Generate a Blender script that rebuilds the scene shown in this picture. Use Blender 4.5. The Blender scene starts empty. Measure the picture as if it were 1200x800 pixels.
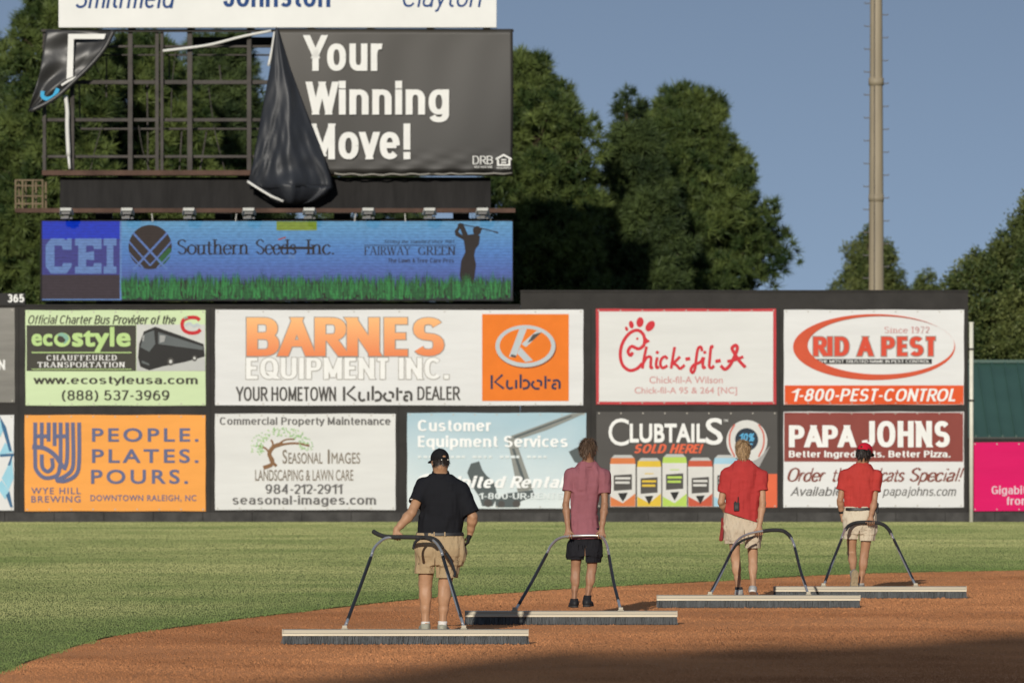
import bpy, math, random
import numpy as np
from mathutils import Vector, Matrix

R = math.radians
random.seed(7)
rng = np.random.default_rng(11)
scene = bpy.context.scene
COL = scene.collection

# ------------------------------------------------------------------ camera, sky, sun, exposure
F = 7350.0            # focal length in pixels of the 1200 px wide photograph
CAM_H = 2.28
HZ = 478.0            # row of the horizon
SUN_EL, SUN_AZ = 16.0, 10.0
SKY_SAT, SKY_VAL = 0.78, 1.08

cam_data = bpy.data.cameras.new("camera")
cam = bpy.data.objects.new("camera", cam_data)
COL.objects.link(cam)
cam.location = (0, 0, CAM_H)
cam.rotation_euler = (R(90), 0, 0)
cam_data.sensor_width = 36.0
cam_data.lens = F / 1200 * 36.0
cam_data.shift_y = (HZ - 400) / 1200
cam_data.clip_start = 1.0
cam_data.clip_end = 6000
cam_data.dof.use_dof = True
cam_data.dof.focus_distance = 68.0
cam_data.dof.aperture_fstop = 4.8
scene.camera = cam

world = bpy.data.worlds.new("World")
scene.world = world
world.use_nodes = True
wn, wl = world.node_tree.nodes, world.node_tree.links
wn.clear()
w_out = wn.new("ShaderNodeOutputWorld")
w_bg = wn.new("ShaderNodeBackground")
sky = wn.new("ShaderNodeTexSky")
sky.sky_type = 'NISHITA'
sky.sun_disc = False
sky.sun_elevation = R(SUN_EL)
sky.sun_rotation = R(180 + SUN_AZ)
sky.altitude = 0
sky.air_density = 1.0
sky.dust_density = 0.2
sky.ozone_density = 2.0
w_tc = wn.new("ShaderNodeTexCoord"); w_sp = wn.new("ShaderNodeSeparateXYZ"); w_cb = wn.new("ShaderNodeCombineXYZ"); w_mr = wn.new("ShaderNodeMapRange")       # the air is clear: the deep blue reaches lower down
w_mr.inputs[1].default_value, w_mr.inputs[2].default_value, w_mr.inputs[3].default_value, w_mr.inputs[4].default_value = 0, .1, .30, .54
w_hs = wn.new("ShaderNodeHueSaturation"); w_hs.inputs['Saturation'].default_value = SKY_SAT; w_hs.inputs['Value'].default_value = SKY_VAL
wl.new(w_tc.outputs['Generated'], w_sp.inputs[0]); wl.new(w_sp.outputs[0], w_cb.inputs[0]); wl.new(w_sp.outputs[1], w_cb.inputs[1]); wl.new(w_sp.outputs[2], w_mr.inputs[0]); wl.new(w_mr.outputs[0], w_cb.inputs[2]); wl.new(w_cb.outputs[0], sky.inputs[0])
wl.new(sky.outputs[0], w_hs.inputs['Color']); wl.new(w_hs.outputs[0], w_bg.inputs[0])
wl.new(w_bg.outputs[0], w_out.inputs[0])
w_bg.inputs[1].default_value = 0.092

sun_l = bpy.data.lights.new("sun", 'SUN')
sun_l.energy = 4.0
sun_l.angle = R(0.6)
sun_l.color = (1.0, 0.94, 0.84)
sun = bpy.data.objects.new("sun", sun_l)
COL.objects.link(sun)
_to = Vector((-math.sin(R(SUN_AZ)) * math.cos(R(SUN_EL)), -math.cos(R(SUN_AZ)) * math.cos(R(SUN_EL)), math.sin(R(SUN_EL))))
sun.rotation_euler = _to.to_track_quat('Z', 'Y').to_euler()

scene.view_settings.view_transform = 'Standard'
scene.view_settings.look = 'None'
scene.view_settings.exposure = 0.0
scene.view_settings.gamma = 1.0
scene.view_settings.use_curve_mapping = False

# ------------------------------------------------------------------ helpers
def srgb(r, g, b):
    f = lambda c: (c / 255 / 12.92) if c / 255 <= 0.04045 else ((c / 255 + 0.055) / 1.055) ** 2.4
    return (f(r), f(g), f(b))

def P(px, py, d):
    return Vector(((px - 600) * d / F, d, CAM_H + (HZ - py) * d / F))

MATS = {}
def mat(name, rgb, rough=0.6, spec=0.3, noise=None, bump=None, metal=0.0, emit=None, stretch=None, coord='Object', tint=None):
    """noise=(scale, amount[, detail]) varies the colour, bump=(scale, strength, dist) the normal"""
    if name in MATS: return MATS[name]
    m = bpy.data.materials.new(name); m.use_nodes = True
    nt = m.node_tree; n, l = nt.nodes, nt.links
    b = n['Principled BSDF']
    b.inputs['Base Color'].default_value = (*rgb, 1)
    b.inputs['Roughness'].default_value = rough
    b.inputs['Specular IOR Level'].default_value = spec
    b.inputs['Metallic'].default_value = metal
    tc = n.new('ShaderNodeTexCoord'); vec = tc.outputs[coord]
    if stretch:
        mp = n.new('ShaderNodeMapping'); mp.inputs['Scale'].default_value = stretch
        l.new(vec, mp.inputs[0]); vec = mp.outputs[0]
    colour = None
    if tint:      # per-point attribute blending to a second colour
        at = n.new('ShaderNodeAttribute'); at.attribute_name = 'tint'
        mx = n.new('ShaderNodeMix'); mx.data_type = 'RGBA'
        mx.inputs[6].default_value = (*rgb, 1); mx.inputs[7].default_value = (*tint, 1)
        l.new(at.outputs['Fac'], mx.inputs[0]); colour = mx.outputs[2]
    if noise:
        nz = n.new('ShaderNodeTexNoise'); nz.inputs['Scale'].default_value = noise[0]
        nz.inputs['Detail'].default_value = noise[2] if len(noise) > 2 else 5
        nz.inputs['Roughness'].default_value = 0.62
        l.new(vec, nz.inputs['Vector'])
        mr = n.new('ShaderNodeMapRange'); mr.inputs[1].default_value = 0.25; mr.inputs[2].default_value = 0.75
        mr.inputs[3].default_value = 1 - noise[1]; mr.inputs[4].default_value = 1 + noise[1]
        l.new(nz.outputs['Fac'], mr.inputs[0])
        vm = n.new('ShaderNodeVectorMath'); vm.operation = 'SCALE'
        if colour: l.new(colour, vm.inputs[0])
        else: vm.inputs[0].default_value = rgb
        l.new(mr.outputs[0], vm.inputs['Scale']); colour = vm.outputs[0]
    if colour: l.new(colour, b.inputs['Base Color'])
    if bump:
        nb = n.new('ShaderNodeTexNoise'); nb.inputs['Scale'].default_value = bump[0]; nb.inputs['Detail'].default_value = 6
        l.new(vec, nb.inputs['Vector'])
        bp = n.new('ShaderNodeBump'); bp.inputs['Strength'].default_value = bump[1]; bp.inputs['Distance'].default_value = bump[2]
        l.new(nb.outputs['Fac'], bp.inputs['Height']); l.new(bp.outputs[0], b.inputs['Normal'])
    if emit:
        b.inputs['Emission Color'].default_value = (*emit[:3], 1); b.inputs['Emission Strength'].default_value = emit[3]
    MATS[name] = m
    return m

def link(name, me, m=None, parent=None, loc=None, smooth=False):
    o = bpy.data.objects.new(name, me); COL.objects.link(o)
    if m is not None: me.materials.append(m)
    if parent is not None: o.parent = parent
    if loc is not None: o.location = loc
    if smooth:
        me.polygons.foreach_set('use_smooth', np.ones(len(me.polygons), bool))
    return o

def mesh(name, verts, faces):
    me = bpy.data.meshes.new(name)
    me.from_pydata([tuple(v) for v in verts], [], [tuple(f) for f in faces]); me.update()
    return me

def np_mesh(name, V, Fc, tint=None):
    """V (n,3), Fc (m,k) equal sided faces"""
    me = bpy.data.meshes.new(name)
    V = np.ascontiguousarray(V, np.float32); Fc = np.ascontiguousarray(Fc, np.int32)
    k = Fc.shape[1]
    me.vertices.add(len(V)); me.vertices.foreach_set('co', V.ravel())
    me.loops.add(Fc.size); me.loops.foreach_set('vertex_index', Fc.ravel())
    me.polygons.add(len(Fc)); me.polygons.foreach_set('loop_start', np.arange(0, Fc.size, k, dtype=np.int32))
    if tint is not None:
        a = me.attributes.new('tint', 'FLOAT', 'POINT'); a.data.foreach_set('value', np.ascontiguousarray(tint, np.float32))
    me.update(calc_edges=True)
    return me

def tag(o, label=None, cat=None, group=None, kind=None):
    if label: o['label'] = label
    if cat: o['category'] = cat
    if group: o['group'] = group
    if kind: o['kind'] = kind
    return o

def thing(name, label, cat, loc=(0, 0, 0), group=None):
    o = bpy.data.objects.new(name, None); COL.objects.link(o); o.location = loc
    o.empty_display_size = 0.2
    return tag(o, label, cat, group)

class MB:
    """collects boxes and tubes into one mesh"""
    def __init__(s): s.v, s.f = [], []
    def box(s, x0, x1, y0, y1, z0, z1):
        b = len(s.v)
        s.v += [(x0,y0,z0),(x1,y0,z0),(x1,y1,z0),(x0,y1,z0),(x0,y0,z1),(x1,y0,z1),(x1,y1,z1),(x0,y1,z1)]
        s.f += [tuple(b+i for i in q) for q in ((0,3,2,1),(4,5,6,7),(0,1,5,4),(1,2,6,5),(2,3,7,6),(3,0,4,7))]
        return s
    def tube(s, pts, r, n=10, cap=True):
        pts = [Vector(p) for p in pts]; k = len(pts)
        rs = r if isinstance(r, (list, tuple)) else [r] * k
        base = len(s.v); up = None
        for i, p in enumerate(pts):
            t = (pts[min(i+1, k-1)] - pts[max(i-1, 0)]).normalized()
            if up is None:
                up = Vector((0, 0, 1)) if abs(t.z) < 0.9 else Vector((1, 0, 0))
            a = t.cross(up).normalized(); up2 = a.cross(t).normalized(); up = up2
            for j in range(n):
                an = 2 * math.pi * j / n
                s.v.append(tuple(p + (a * math.cos(an) + up2 * math.sin(an)) * rs[i]))
        for i in range(k - 1):
            for j in range(n):
                s.f.append((base+i*n+j, base+i*n+(j+1) % n, base+(i+1)*n+(j+1) % n, base+(i+1)*n+j))
        if cap:
            s.f.append(tuple(base+j for j in reversed(range(n))))
            s.f.append(tuple(base+(k-1)*n+j for j in range(n)))
        return s
    def build(s, name, m, parent=None, smooth=False, loc=None, bevel=0):
        o = link(name, mesh(name, s.v, s.f), m, parent, loc, smooth)
        if bevel:
            md = o.modifiers.new('bevel', 'BEVEL'); md.width = bevel; md.segments = 2; md.limit_method = 'ANGLE'
        return o

def catmull(pts, n=8):
    pts = [np.array(p, float) for p in pts]
    if len(pts) < 3: return pts
    q = [2*pts[0]-pts[1]] + pts + [2*pts[-1]-pts[-2]]
    out = []
    for i in range(1, len(q) - 2):
        p0, p1, p2, p3 = q[i-1], q[i], q[i+1], q[i+2]
        for t in np.linspace(0, 1, n, endpoint=False):
            out.append(0.5*((2*p1)+(-p0+p2)*t+(2*p0-5*p1+4*p2-p3)*t*t+(-p0+3*p1-3*p2+p3)*t**3))
    out.append(pts[-1])
    return out

# ------------------------------------------------------------------ plain sans letters as centre lines: width, strokes ('l' straight, 'c' bent)
def sarc(cx, cy, rx, ry, a0, a1, n=14):
    out = []
    for a in np.linspace(R(a0), R(a1), n):
        c, s_ = math.cos(a), math.sin(a)
        out.append((cx+rx*math.copysign(abs(c)**.86, c), cy+ry*math.copysign(abs(s_)**.86, s_)))
    return out
def ln(*p): return ('l', [(p[i], p[i+1]) for i in range(0, len(p), 2)])
def ar(*a): return ('c', sarc(*a))
XH = .72
def stem(x, a=0, b=1): return ln(x, a, x, b)
S_UP = ('c', sarc(.27,.75,.25,.25,25,268,12)+sarc(.27,.25,.27,.25,88,-155,12))
s_lo = ('c', sarc(.21,.54,.19,.18,25,268,12)+sarc(.21,.18,.21,.18,88,-155,12))
bowl = ar(.25,.36,.25,.36,0,360,26)
hump = [ar(.23,.45,.23,.27,172,0), stem(.46,0,.46)]
SANS = {
 'A': (.66, [ln(0,0,.33,1), ln(.33,1,.66,0), ln(.12,.3,.54,.3)]),
 'B': (.54, [stem(0), ln(0,1,.28,1), ar(.28,.765,.24,.235,90,-90), ln(0,.53,.29,.53), ar(.29,.265,.27,.265,90,-90), ln(0,0,.29,0)]),
 'C': (.62, [ar(.32,.5,.32,.5,42,318,22)]), 'D': (.58, [stem(0), ln(0,1,.22,1), ar(.22,.5,.36,.5,90,-90,18), ln(0,0,.22,0)]),
 'E': (.46, [stem(0), ln(0,1,.46,1), ln(0,.52,.42,.52), ln(0,0,.47,0)]), 'F': (.44, [stem(0), ln(0,1,.46,1), ln(0,.5,.4,.5)]),
 'G': (.64, [ar(.32,.5,.32,.5,42,330,22), ln(.36,.46,.64,.46), ln(.64,.46,.64,.1)]), 'H': (.56, [stem(0), stem(.56), ln(0,.52,.56,.52)]),
 'I': (0, [stem(0)]), 'J': (.4, [ln(.4,1,.4,.25), ar(.2,.25,.2,.25,0,-175)]), 'K': (.54, [stem(0), ln(0,.36,.52,1), ln(.2,.58,.54,0)]),
 'L': (.44, [stem(0), ln(0,0,.46,0)]), 'M': (.68, [stem(0), stem(.68), ln(0,1,.34,.1), ln(.34,.1,.68,1)]), 'N': (.56, [stem(0), stem(.56), ln(0,1,.56,0)]),
 'O': (.68, [ar(.34,.5,.34,.5,0,360,30)]), 'P': (.52, [stem(0), ln(0,1,.26,1), ar(.26,.73,.26,.27,90,-90), ln(0,.46,.26,.46)]),
 'Q': (.68, [ar(.34,.5,.34,.5,0,360,30), ln(.4,.24,.66,0)]), 'R': (.56, [stem(0), ln(0,1,.28,1), ar(.28,.74,.25,.26,90,-90), ln(0,.48,.28,.48), ln(.26,.48,.56,0)]),
 'S': (.54, [S_UP]), 'T': (.56, [stem(.28), ln(0,1,.56,1)]), 'U': (.56, [ln(0,1,0,.28), ar(.28,.28,.28,.28,180,360), ln(.56,1,.56,.28)]),
 'V': (.62, [ln(0,1,.31,0), ln(.31,0,.62,1)]), 'W': (.94, [ln(0,1,.23,0), ln(.23,0,.47,1), ln(.47,1,.71,0), ln(.71,0,.94,1)]), 'X': (.6, [ln(0,0,.6,1), ln(0,1,.6,0)]),
 'Y': (.62, [ln(0,1,.31,.42), ln(.31,.42,.62,1), ln(.31,.52,.31,0)]), 'Z': (.54, [ln(0,1,.54,1), ln(.54,1,0,0), ln(0,0,.54,0)]),
 'a': (.45, [('c', sarc(.23,.5,.21,.22,160,0,10)), stem(.44,0,.5), ar(.22,.205,.22,.205,90,270,10), ln(.22,.41,.44,.41), ('c', sarc(.22,.3,.22,.3,270,345,7))]),
 'b': (.5, [stem(0), bowl]), 'c': (.46, [ar(.25,.36,.25,.36,45,315,20)]), 'd': (.5, [bowl, stem(.5)]), 'e': (.5, [ar(.25,.36,.25,.36,0,318,22), ln(.02,.37,.5,.37)]),
 'f': (.27, [ln(.1,0,.1,.8), ar(.27,.8,.17,.2,180,92), ln(-.03,.68,.27,.68)]), 'g': (.5, [bowl, ln(.5,.72,.5,-.06), ar(.25,-.06,.25,.22,0,-160)]),
 'h': (.46, [stem(0)]+hump), 'i': (0, [stem(0,0,XH), ln(0,.95,0,1.03)]), 'j': (.12, [ln(.12,XH,.12,-.12), ar(-.02,-.12,.14,.16,0,-90), ln(.12,.95,.12,1.03)]),
 'k': (.44, [stem(0), ln(0,.26,.4,.72), ln(.14,.42,.44,0)]), 'l': (0, [stem(0)]),
 'm': (.78, [stem(0,0,XH), ar(.195,.47,.195,.25,172,0), stem(.39,0,.47), ar(.585,.47,.195,.25,172,0), stem(.78,0,.47)]), 'n': (.46, [stem(0,0,XH)]+hump),
 'o': (.5, [bowl]), 'p': (.5, [stem(0,-.28,XH), bowl]), 'q': (.5, [bowl, stem(.5,-.28,XH)]), 'r': (.28, [stem(0,0,XH), ar(.25,.43,.25,.29,172,78)]), 's': (.42, [s_lo]),
 't': (.29, [ln(.1,.94,.1,.18), ar(.27,.18,.17,.18,180,280), ln(-.03,.7,.28,.7)]), 'u': (.46, [ln(0,XH,0,.26), ar(.23,.26,.23,.26,180,352), stem(.46,0,XH)]),
 'v': (.48, [ln(0,XH,.24,0), ln(.24,0,.48,XH)]), 'w': (.74, [ln(0,XH,.18,0), ln(.18,0,.37,XH), ln(.37,XH,.56,0), ln(.56,0,.74,XH)]), 'x': (.46, [ln(0,0,.46,XH), ln(0,XH,.46,0)]),
 'y': (.5, [ln(0,XH,.26,.04), ln(.5,XH,.18,-.2), ln(.2,-.2,.06,-.24)]), 'z': (.42, [ln(0,XH,.42,XH), ln(.42,XH,0,0), ln(0,0,.42,0)]),
 '0': (.5, [ar(.25,.5,.25,.5,0,360,26)]), '1': (.24, [stem(.24), ln(0,.8,.24,.97)]), '2': (.5, [('c', sarc(.25,.72,.24,.28,165,-20,14)+[(.3,.36),(.02,.02)]), ln(0,0,.5,0)]),
 '3': (.5, [('c', sarc(.24,.75,.23,.25,155,-75,14)), ('c', sarc(.24,.26,.26,.26,80,-160,14)), ln(.16,.52,.28,.52)]), '4': (.54, [stem(.4), ln(.4,1,0,.28), ln(0,.26,.54,.26)]),
 '5': (.5, [ln(.06,1,.46,1), ln(.08,1,.04,.5), ('c', sarc(.24,.32,.26,.32,145,-160,18))]), '6': (.5, [ar(.25,.31,.25,.31,0,360,22), ('c', [(.0,.33),(.02,.6),(.12,.88),(.27,1),(.46,.9)])]),
 '7': (.5, [ln(0,1,.5,1), ln(.5,1,.16,0)]), '8': (.5, [ar(.25,.76,.22,.24,0,360,20), ar(.25,.26,.25,.26,0,360,20)]), '9': (.5, [ar(.25,.69,.25,.31,0,360,22), ('c', [(.5,.67),(.48,.4),(.38,.12),(.23,0),(.04,.1)])]),
 '.': (0, [ln(0,.0,0,.05)]), ',': (0, [ln(0,.05,-.04,-.12)]), '-': (.3, [ln(0,.4,.3,.4)]), '(': (.2, [('c', [(.2,1.05),(.04,.75),(0,.42),(.04,.1),(.2,-.2)])]), ')': (.2, [('c', [(0,1.05),(.16,.75),(.2,.42),(.16,.1),(0,-.2)])]),
 '!': (0, [ln(0,1,0,.32), ln(0,0,0,.05)]), '%': (.8, [ar(.17,.77,.17,.22,0,360,16), ar(.63,.23,.17,.22,0,360,16), ln(.2,0,.6,1)]),
 '&': (.6, [('c', [(.6,0),(.2,.6),(.12,.8),(.25,1),(.38,.82),(.3,.66),(.05,.4),(.03,.15),(.22,0),(.42,.08),(.56,.4)])]), "'": (0, [ln(0,1,0,.75)]), '[': (.16, [stem(0,-.15,1.05), ln(0,1.05,.16,1.05), ln(0,-.15,.16,-.15)]), ']': (.16, [stem(.16,-.15,1.05), ln(0,1.05,.16,1.05), ln(0,-.15,.16,-.15)]),
}

# ------------------------------------------------------------------ printed artwork on flat boards
class Board:
    """a flat board facing the camera; artwork given by photograph rows and columns on its own plane"""
    def __init__(s, root, d):
        s.root, s.d, s.k = root, d, 0
        s.o = Vector(root.location)
    def pt(s, x, y, lay):
        p = P(x, y, s.d); return (p.x - s.o.x, s.d - s.o.y - 0.004 * lay, p.z - s.o.z)
    def polys(s, name, plist, m, lay=1, sub=0.0004):
        v, f = [], []
        for i, pl in enumerate(plist):
            b = len(v)
            a = sum(pl[j][0]*pl[(j+1) % len(pl)][1]-pl[(j+1) % len(pl)][0]*pl[j][1] for j in range(len(pl)))
            if a > 0: pl = pl[::-1]
            v += [s.pt(x, y, lay + i * sub / 0.004) for x, y in pl]
            f.append(tuple(range(b, b+len(pl))))
        return link(name, mesh(name, v, f), m, s.root)
    def rect(s, name, x0, x1, y0, y1, m, lay=1):
        return s.polys(name, [[(x0,y0),(x1,y0),(x1,y1),(x0,y1)]], m, lay)
    def ell(s, cx, cy, rx, ry, n=40, a0=0, a1=360):
        return [(cx+rx*math.cos(R(a)), cy+ry*math.sin(R(a))) for a in np.linspace(a0, a1, n, endpoint=(a1-a0 < 360))]
    def ribbon(s, pts, w):
        """list of quads along a polyline, w width (number or function of direction)"""
        pts = [np.array(p[:2], float) for p in pts]; k = len(pts); L, Rr = [], []
        for i in range(k):
            t = pts[min(i+1, k-1)] - pts[max(i-1, 0)]; t = t/(np.linalg.norm(t)+1e-9)
            ww = w(t) if callable(w) else w
            nn = np.array([-t[1], t[0]])
            L.append(tuple(pts[i]+nn*ww/2)); Rr.append(tuple(pts[i]-nn*ww/2))
        return L + Rr[::-1]
    def strokes(s, name, lines, m, lay=1, curve=True, caps=False):
        pl = []
        for pts, w in lines:
            c = catmull(pts) if (curve and len(pts) > 2) else pts
            v = s.ribbon(c, w); n = len(v)//2
            for i in range(n-1):
                pl.append([v[i], v[i+1], v[2*n-2-i], v[2*n-1-i]])
            if caps and not callable(w):
                pl.append(s.ell(c[0][0], c[0][1], w/2, w/2, 10)); pl.append(s.ell(c[-1][0], c[-1][1], w/2, w/2, 10))
        return s.polys(name, pl, m, lay, 0.00003)
    def text(s, t, x0, x1, y0, y1, m, lay=2, bold=0.0, shear=0.0, space=1.0, outline=None, name='lettering', gill=False):
        """letters fitted to the box x0..x1, y0..y1 (top, bottom)"""
        if not gill:
            vs, hs_ = .118+2.7*bold, .105+1.75*bold            # widths of upright and level strokes
            x, items = 0.0, []
            for ch in t:
                if ch == ' ': x += (.26+vs*.6)*space; continue
                wd, st = SANS[ch]
                if ch in 'TZz7-J2YVWAXvwy': x -= vs*.4
                for kd, pts in st: items.append((kd, [(x+p[0], p[1]) for p in pts]))
                x += wd+vs*(.55 if ch in 'EFLZzTKRrtfck2-XYVWAvwy' else 1)+(.115+.12*bold)*space
            def build(ex, lay, m, nm, box=None):
                pl = []
                for kd, pts in items:
                    pts = [np.array(p, float) for p in pts]
                    if kd == 'l':
                        dv = pts[-1]-pts[0]; Ln = np.linalg.norm(dv); dv = dv/(Ln+1e-9)
                        ext = (hs_*.5 if abs(dv[1]) > .3 else 0)+ex*.5
                        if abs(dv[1]) > .3: ext = min(ext/abs(dv[1]), .4)
                        pts[0] = pts[0]-dv*ext; pts[-1] = pts[-1]+dv*ext
                    n = len(pts); L, Rr = [], []
                    for i in range(n):
                        tt = pts[min(i+1, n-1)]-pts[max(i-1, 0)]; tt = tt/(np.linalg.norm(tt)+1e-9)
                        if kd == 'l' and abs(tt[1]) > .3 and abs(tt[0]) > .02:       # slanting strokes end level
                            wv = np.array([(vs*.96+ex)/2/max(abs(tt[1]), .55), 0]) * (1 if tt[1] < 0 else -1)
                        else:
                            w = math.sqrt((vs*tt[1])**2+(hs_*tt[0])**2)+ex
                            wv = np.array([-tt[1], tt[0]])*w/2
                        L.append(pts[i]+wv); Rr.append(pts[i]-wv)
                    for i in range(n-1): pl.append([L[i], L[i+1], Rr[i+1], Rr[i]])
                pl = [[(p[0]+shear*p[1], p[1]) for p in q] for q in pl]
                if box is None:
                    al = np.array([p for q in pl for p in q]); box = (*al.min(0), *al.max(0))
                bx0, by0, bx1, by1 = box
                out = [[(x0+(p[0]-bx0)/(bx1-bx0)*(x1-x0), y1-(p[1]-by0)/(by1-by0)*(y1-y0)) for p in q] for q in pl]
                return s.polys(nm, out, m, lay, .00003), box
            o, box = build(0, lay, m, name)
            if outline: build(outline[1]*3.2, lay-.5, outline[0], name.replace('lettering', 'letter_outline'), box)
            return o
        def raw():
            cu = bpy.data.curves.new('letters', 'FONT'); cu.body = t; cu.size = 1.0
            cu.shear = shear; cu.space_character = space*(1+bold*1.3); cu.resolution_u = 4; cu.fill_mode = 'FRONT'
            ob = bpy.data.objects.new('letters', cu); COL.objects.link(ob)
            bpy.context.view_layer.update()
            dg = bpy.context.evaluated_depsgraph_get()
            me = bpy.data.meshes.new_from_object(ob.evaluated_get(dg))
            bpy.data.objects.remove(ob); bpy.data.curves.remove(cu)
            co = np.empty(len(me.vertices)*3, np.float32); me.vertices.foreach_get('co', co)
            fs = [tuple(p.vertices) for p in me.polygons]; bpy.data.meshes.remove(me)
            return co.reshape(-1, 3), fs
        co, fs = raw()
        lo, hi = co.min(0)[:2]-bold, co.max(0)[:2]+bold
        def place(off, lay, m, nm):
            vy = .6 if off > .03 else 1
            ring = [(0, 0)] if off <= .001 else [(off*a, off*b*vy) for a, b in ((1,0),(-1,0),(0,1),(0,-1),(.92,.92),(-.92,.92),(.92,-.92),(-.92,-.92),(.95,.5),(-.95,.5),(.95,-.5),(-.95,-.5),(.5,.95),(-.5,.95),(.5,-.95),(-.5,-.95))]
            V, Fs = [], []
            for q, (dx, dy) in enumerate(ring):
                fx = x0 + (co[:,0]+dx-lo[0])/(hi[0]-lo[0])*(x1-x0); fy = y1 - (co[:,1]+dy-lo[1])/(hi[1]-lo[1])*(y1-y0)
                b0 = len(V); V += [s.pt(a, b, lay+q*.02) for a, b in zip(fx, fy)]; Fs += [tuple(i+b0 for i in f) for f in fs]
            return link(nm, mesh(nm, V, Fs), m, s.root)
        if outline: place(bold+outline[1], lay-0.5, outline[0], name.replace('lettering', 'letter_outline'))
        return place(bold, lay, m, name)
    def serif(s, t, x0, x1, y0, y1, m, lay=2, thick=0.13, thin=0.05, slant=0.0, name='lettering', gap=0.13, ser=True):
        """letters drawn with a broad pen; y0 cap top, y1 baseline (descenders fall below)"""
        adv, items = 0.0, []
        for ch in t:
            if ch == ' ': adv += 0.34; continue
            wd, st = GLY[ch]
            for g in st:
                curve = g[0] == 'c'
                pts = g[1:]
                c = catmull(pts, 6) if curve and len(pts) > 2 else [np.array(p, float) for p in pts]
                items.append(([(adv + p[0] + slant*p[1], p[1]) for p in c], curve))
            adv += wd + gap
        adv -= gap
        H = y1 - y0; sx = (x1-x0)/adv
        pl = []
        tx = lambda p: (x0 + p[0]*sx, y1 - p[1]*H)
        for c, curve in items:
            pen = lambda tt: None
            n = len(c); L, Rr = [], []
            for i in range(n):
                a, b = np.array(c[min(i+1, n-1)]), np.array(c[max(i-1, 0)])
                tt = a-b; tt = tt/(np.linalg.norm(tt)+1e-9)
                down = abs(tt[1])
                if not curve and tt[0]*tt[1] > 0 and abs(tt[0]) > .2: down *= 0.25       # rising diagonals are thin
                w = thin + (thick-thin)*down**1.5
                nn = np.array([-tt[1], tt[0]])
                L.append(np.array(c[i])+nn*w/2); Rr.append(np.array(c[i])-nn*w/2)
            for i in range(n-1):
                pl.append([tx(L[i]), tx(L[i+1]), tx(Rr[i+1]), tx(Rr[i])])
            if ser and not curve:
                for e, q in ((c[0], c[1]), (c[-1], c[-2])):
                    if abs(e[1]-q[1]) > 0.25 and min(abs(e[1]), abs(e[1]-1), abs(e[1]-.64)) < .02:
                        up = 1 if e[1] < q[1] else -1
                        hw = thick*0.5+0.09
                        pl.append([tx((e[0]-hw, e[1])), tx((e[0]+hw, e[1])), tx((e[0]+hw, e[1]+up*thin)), tx((e[0]-hw, e[1]+up*thin))])
        return s.polys(name, pl, m, lay, 0.00003)

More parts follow.
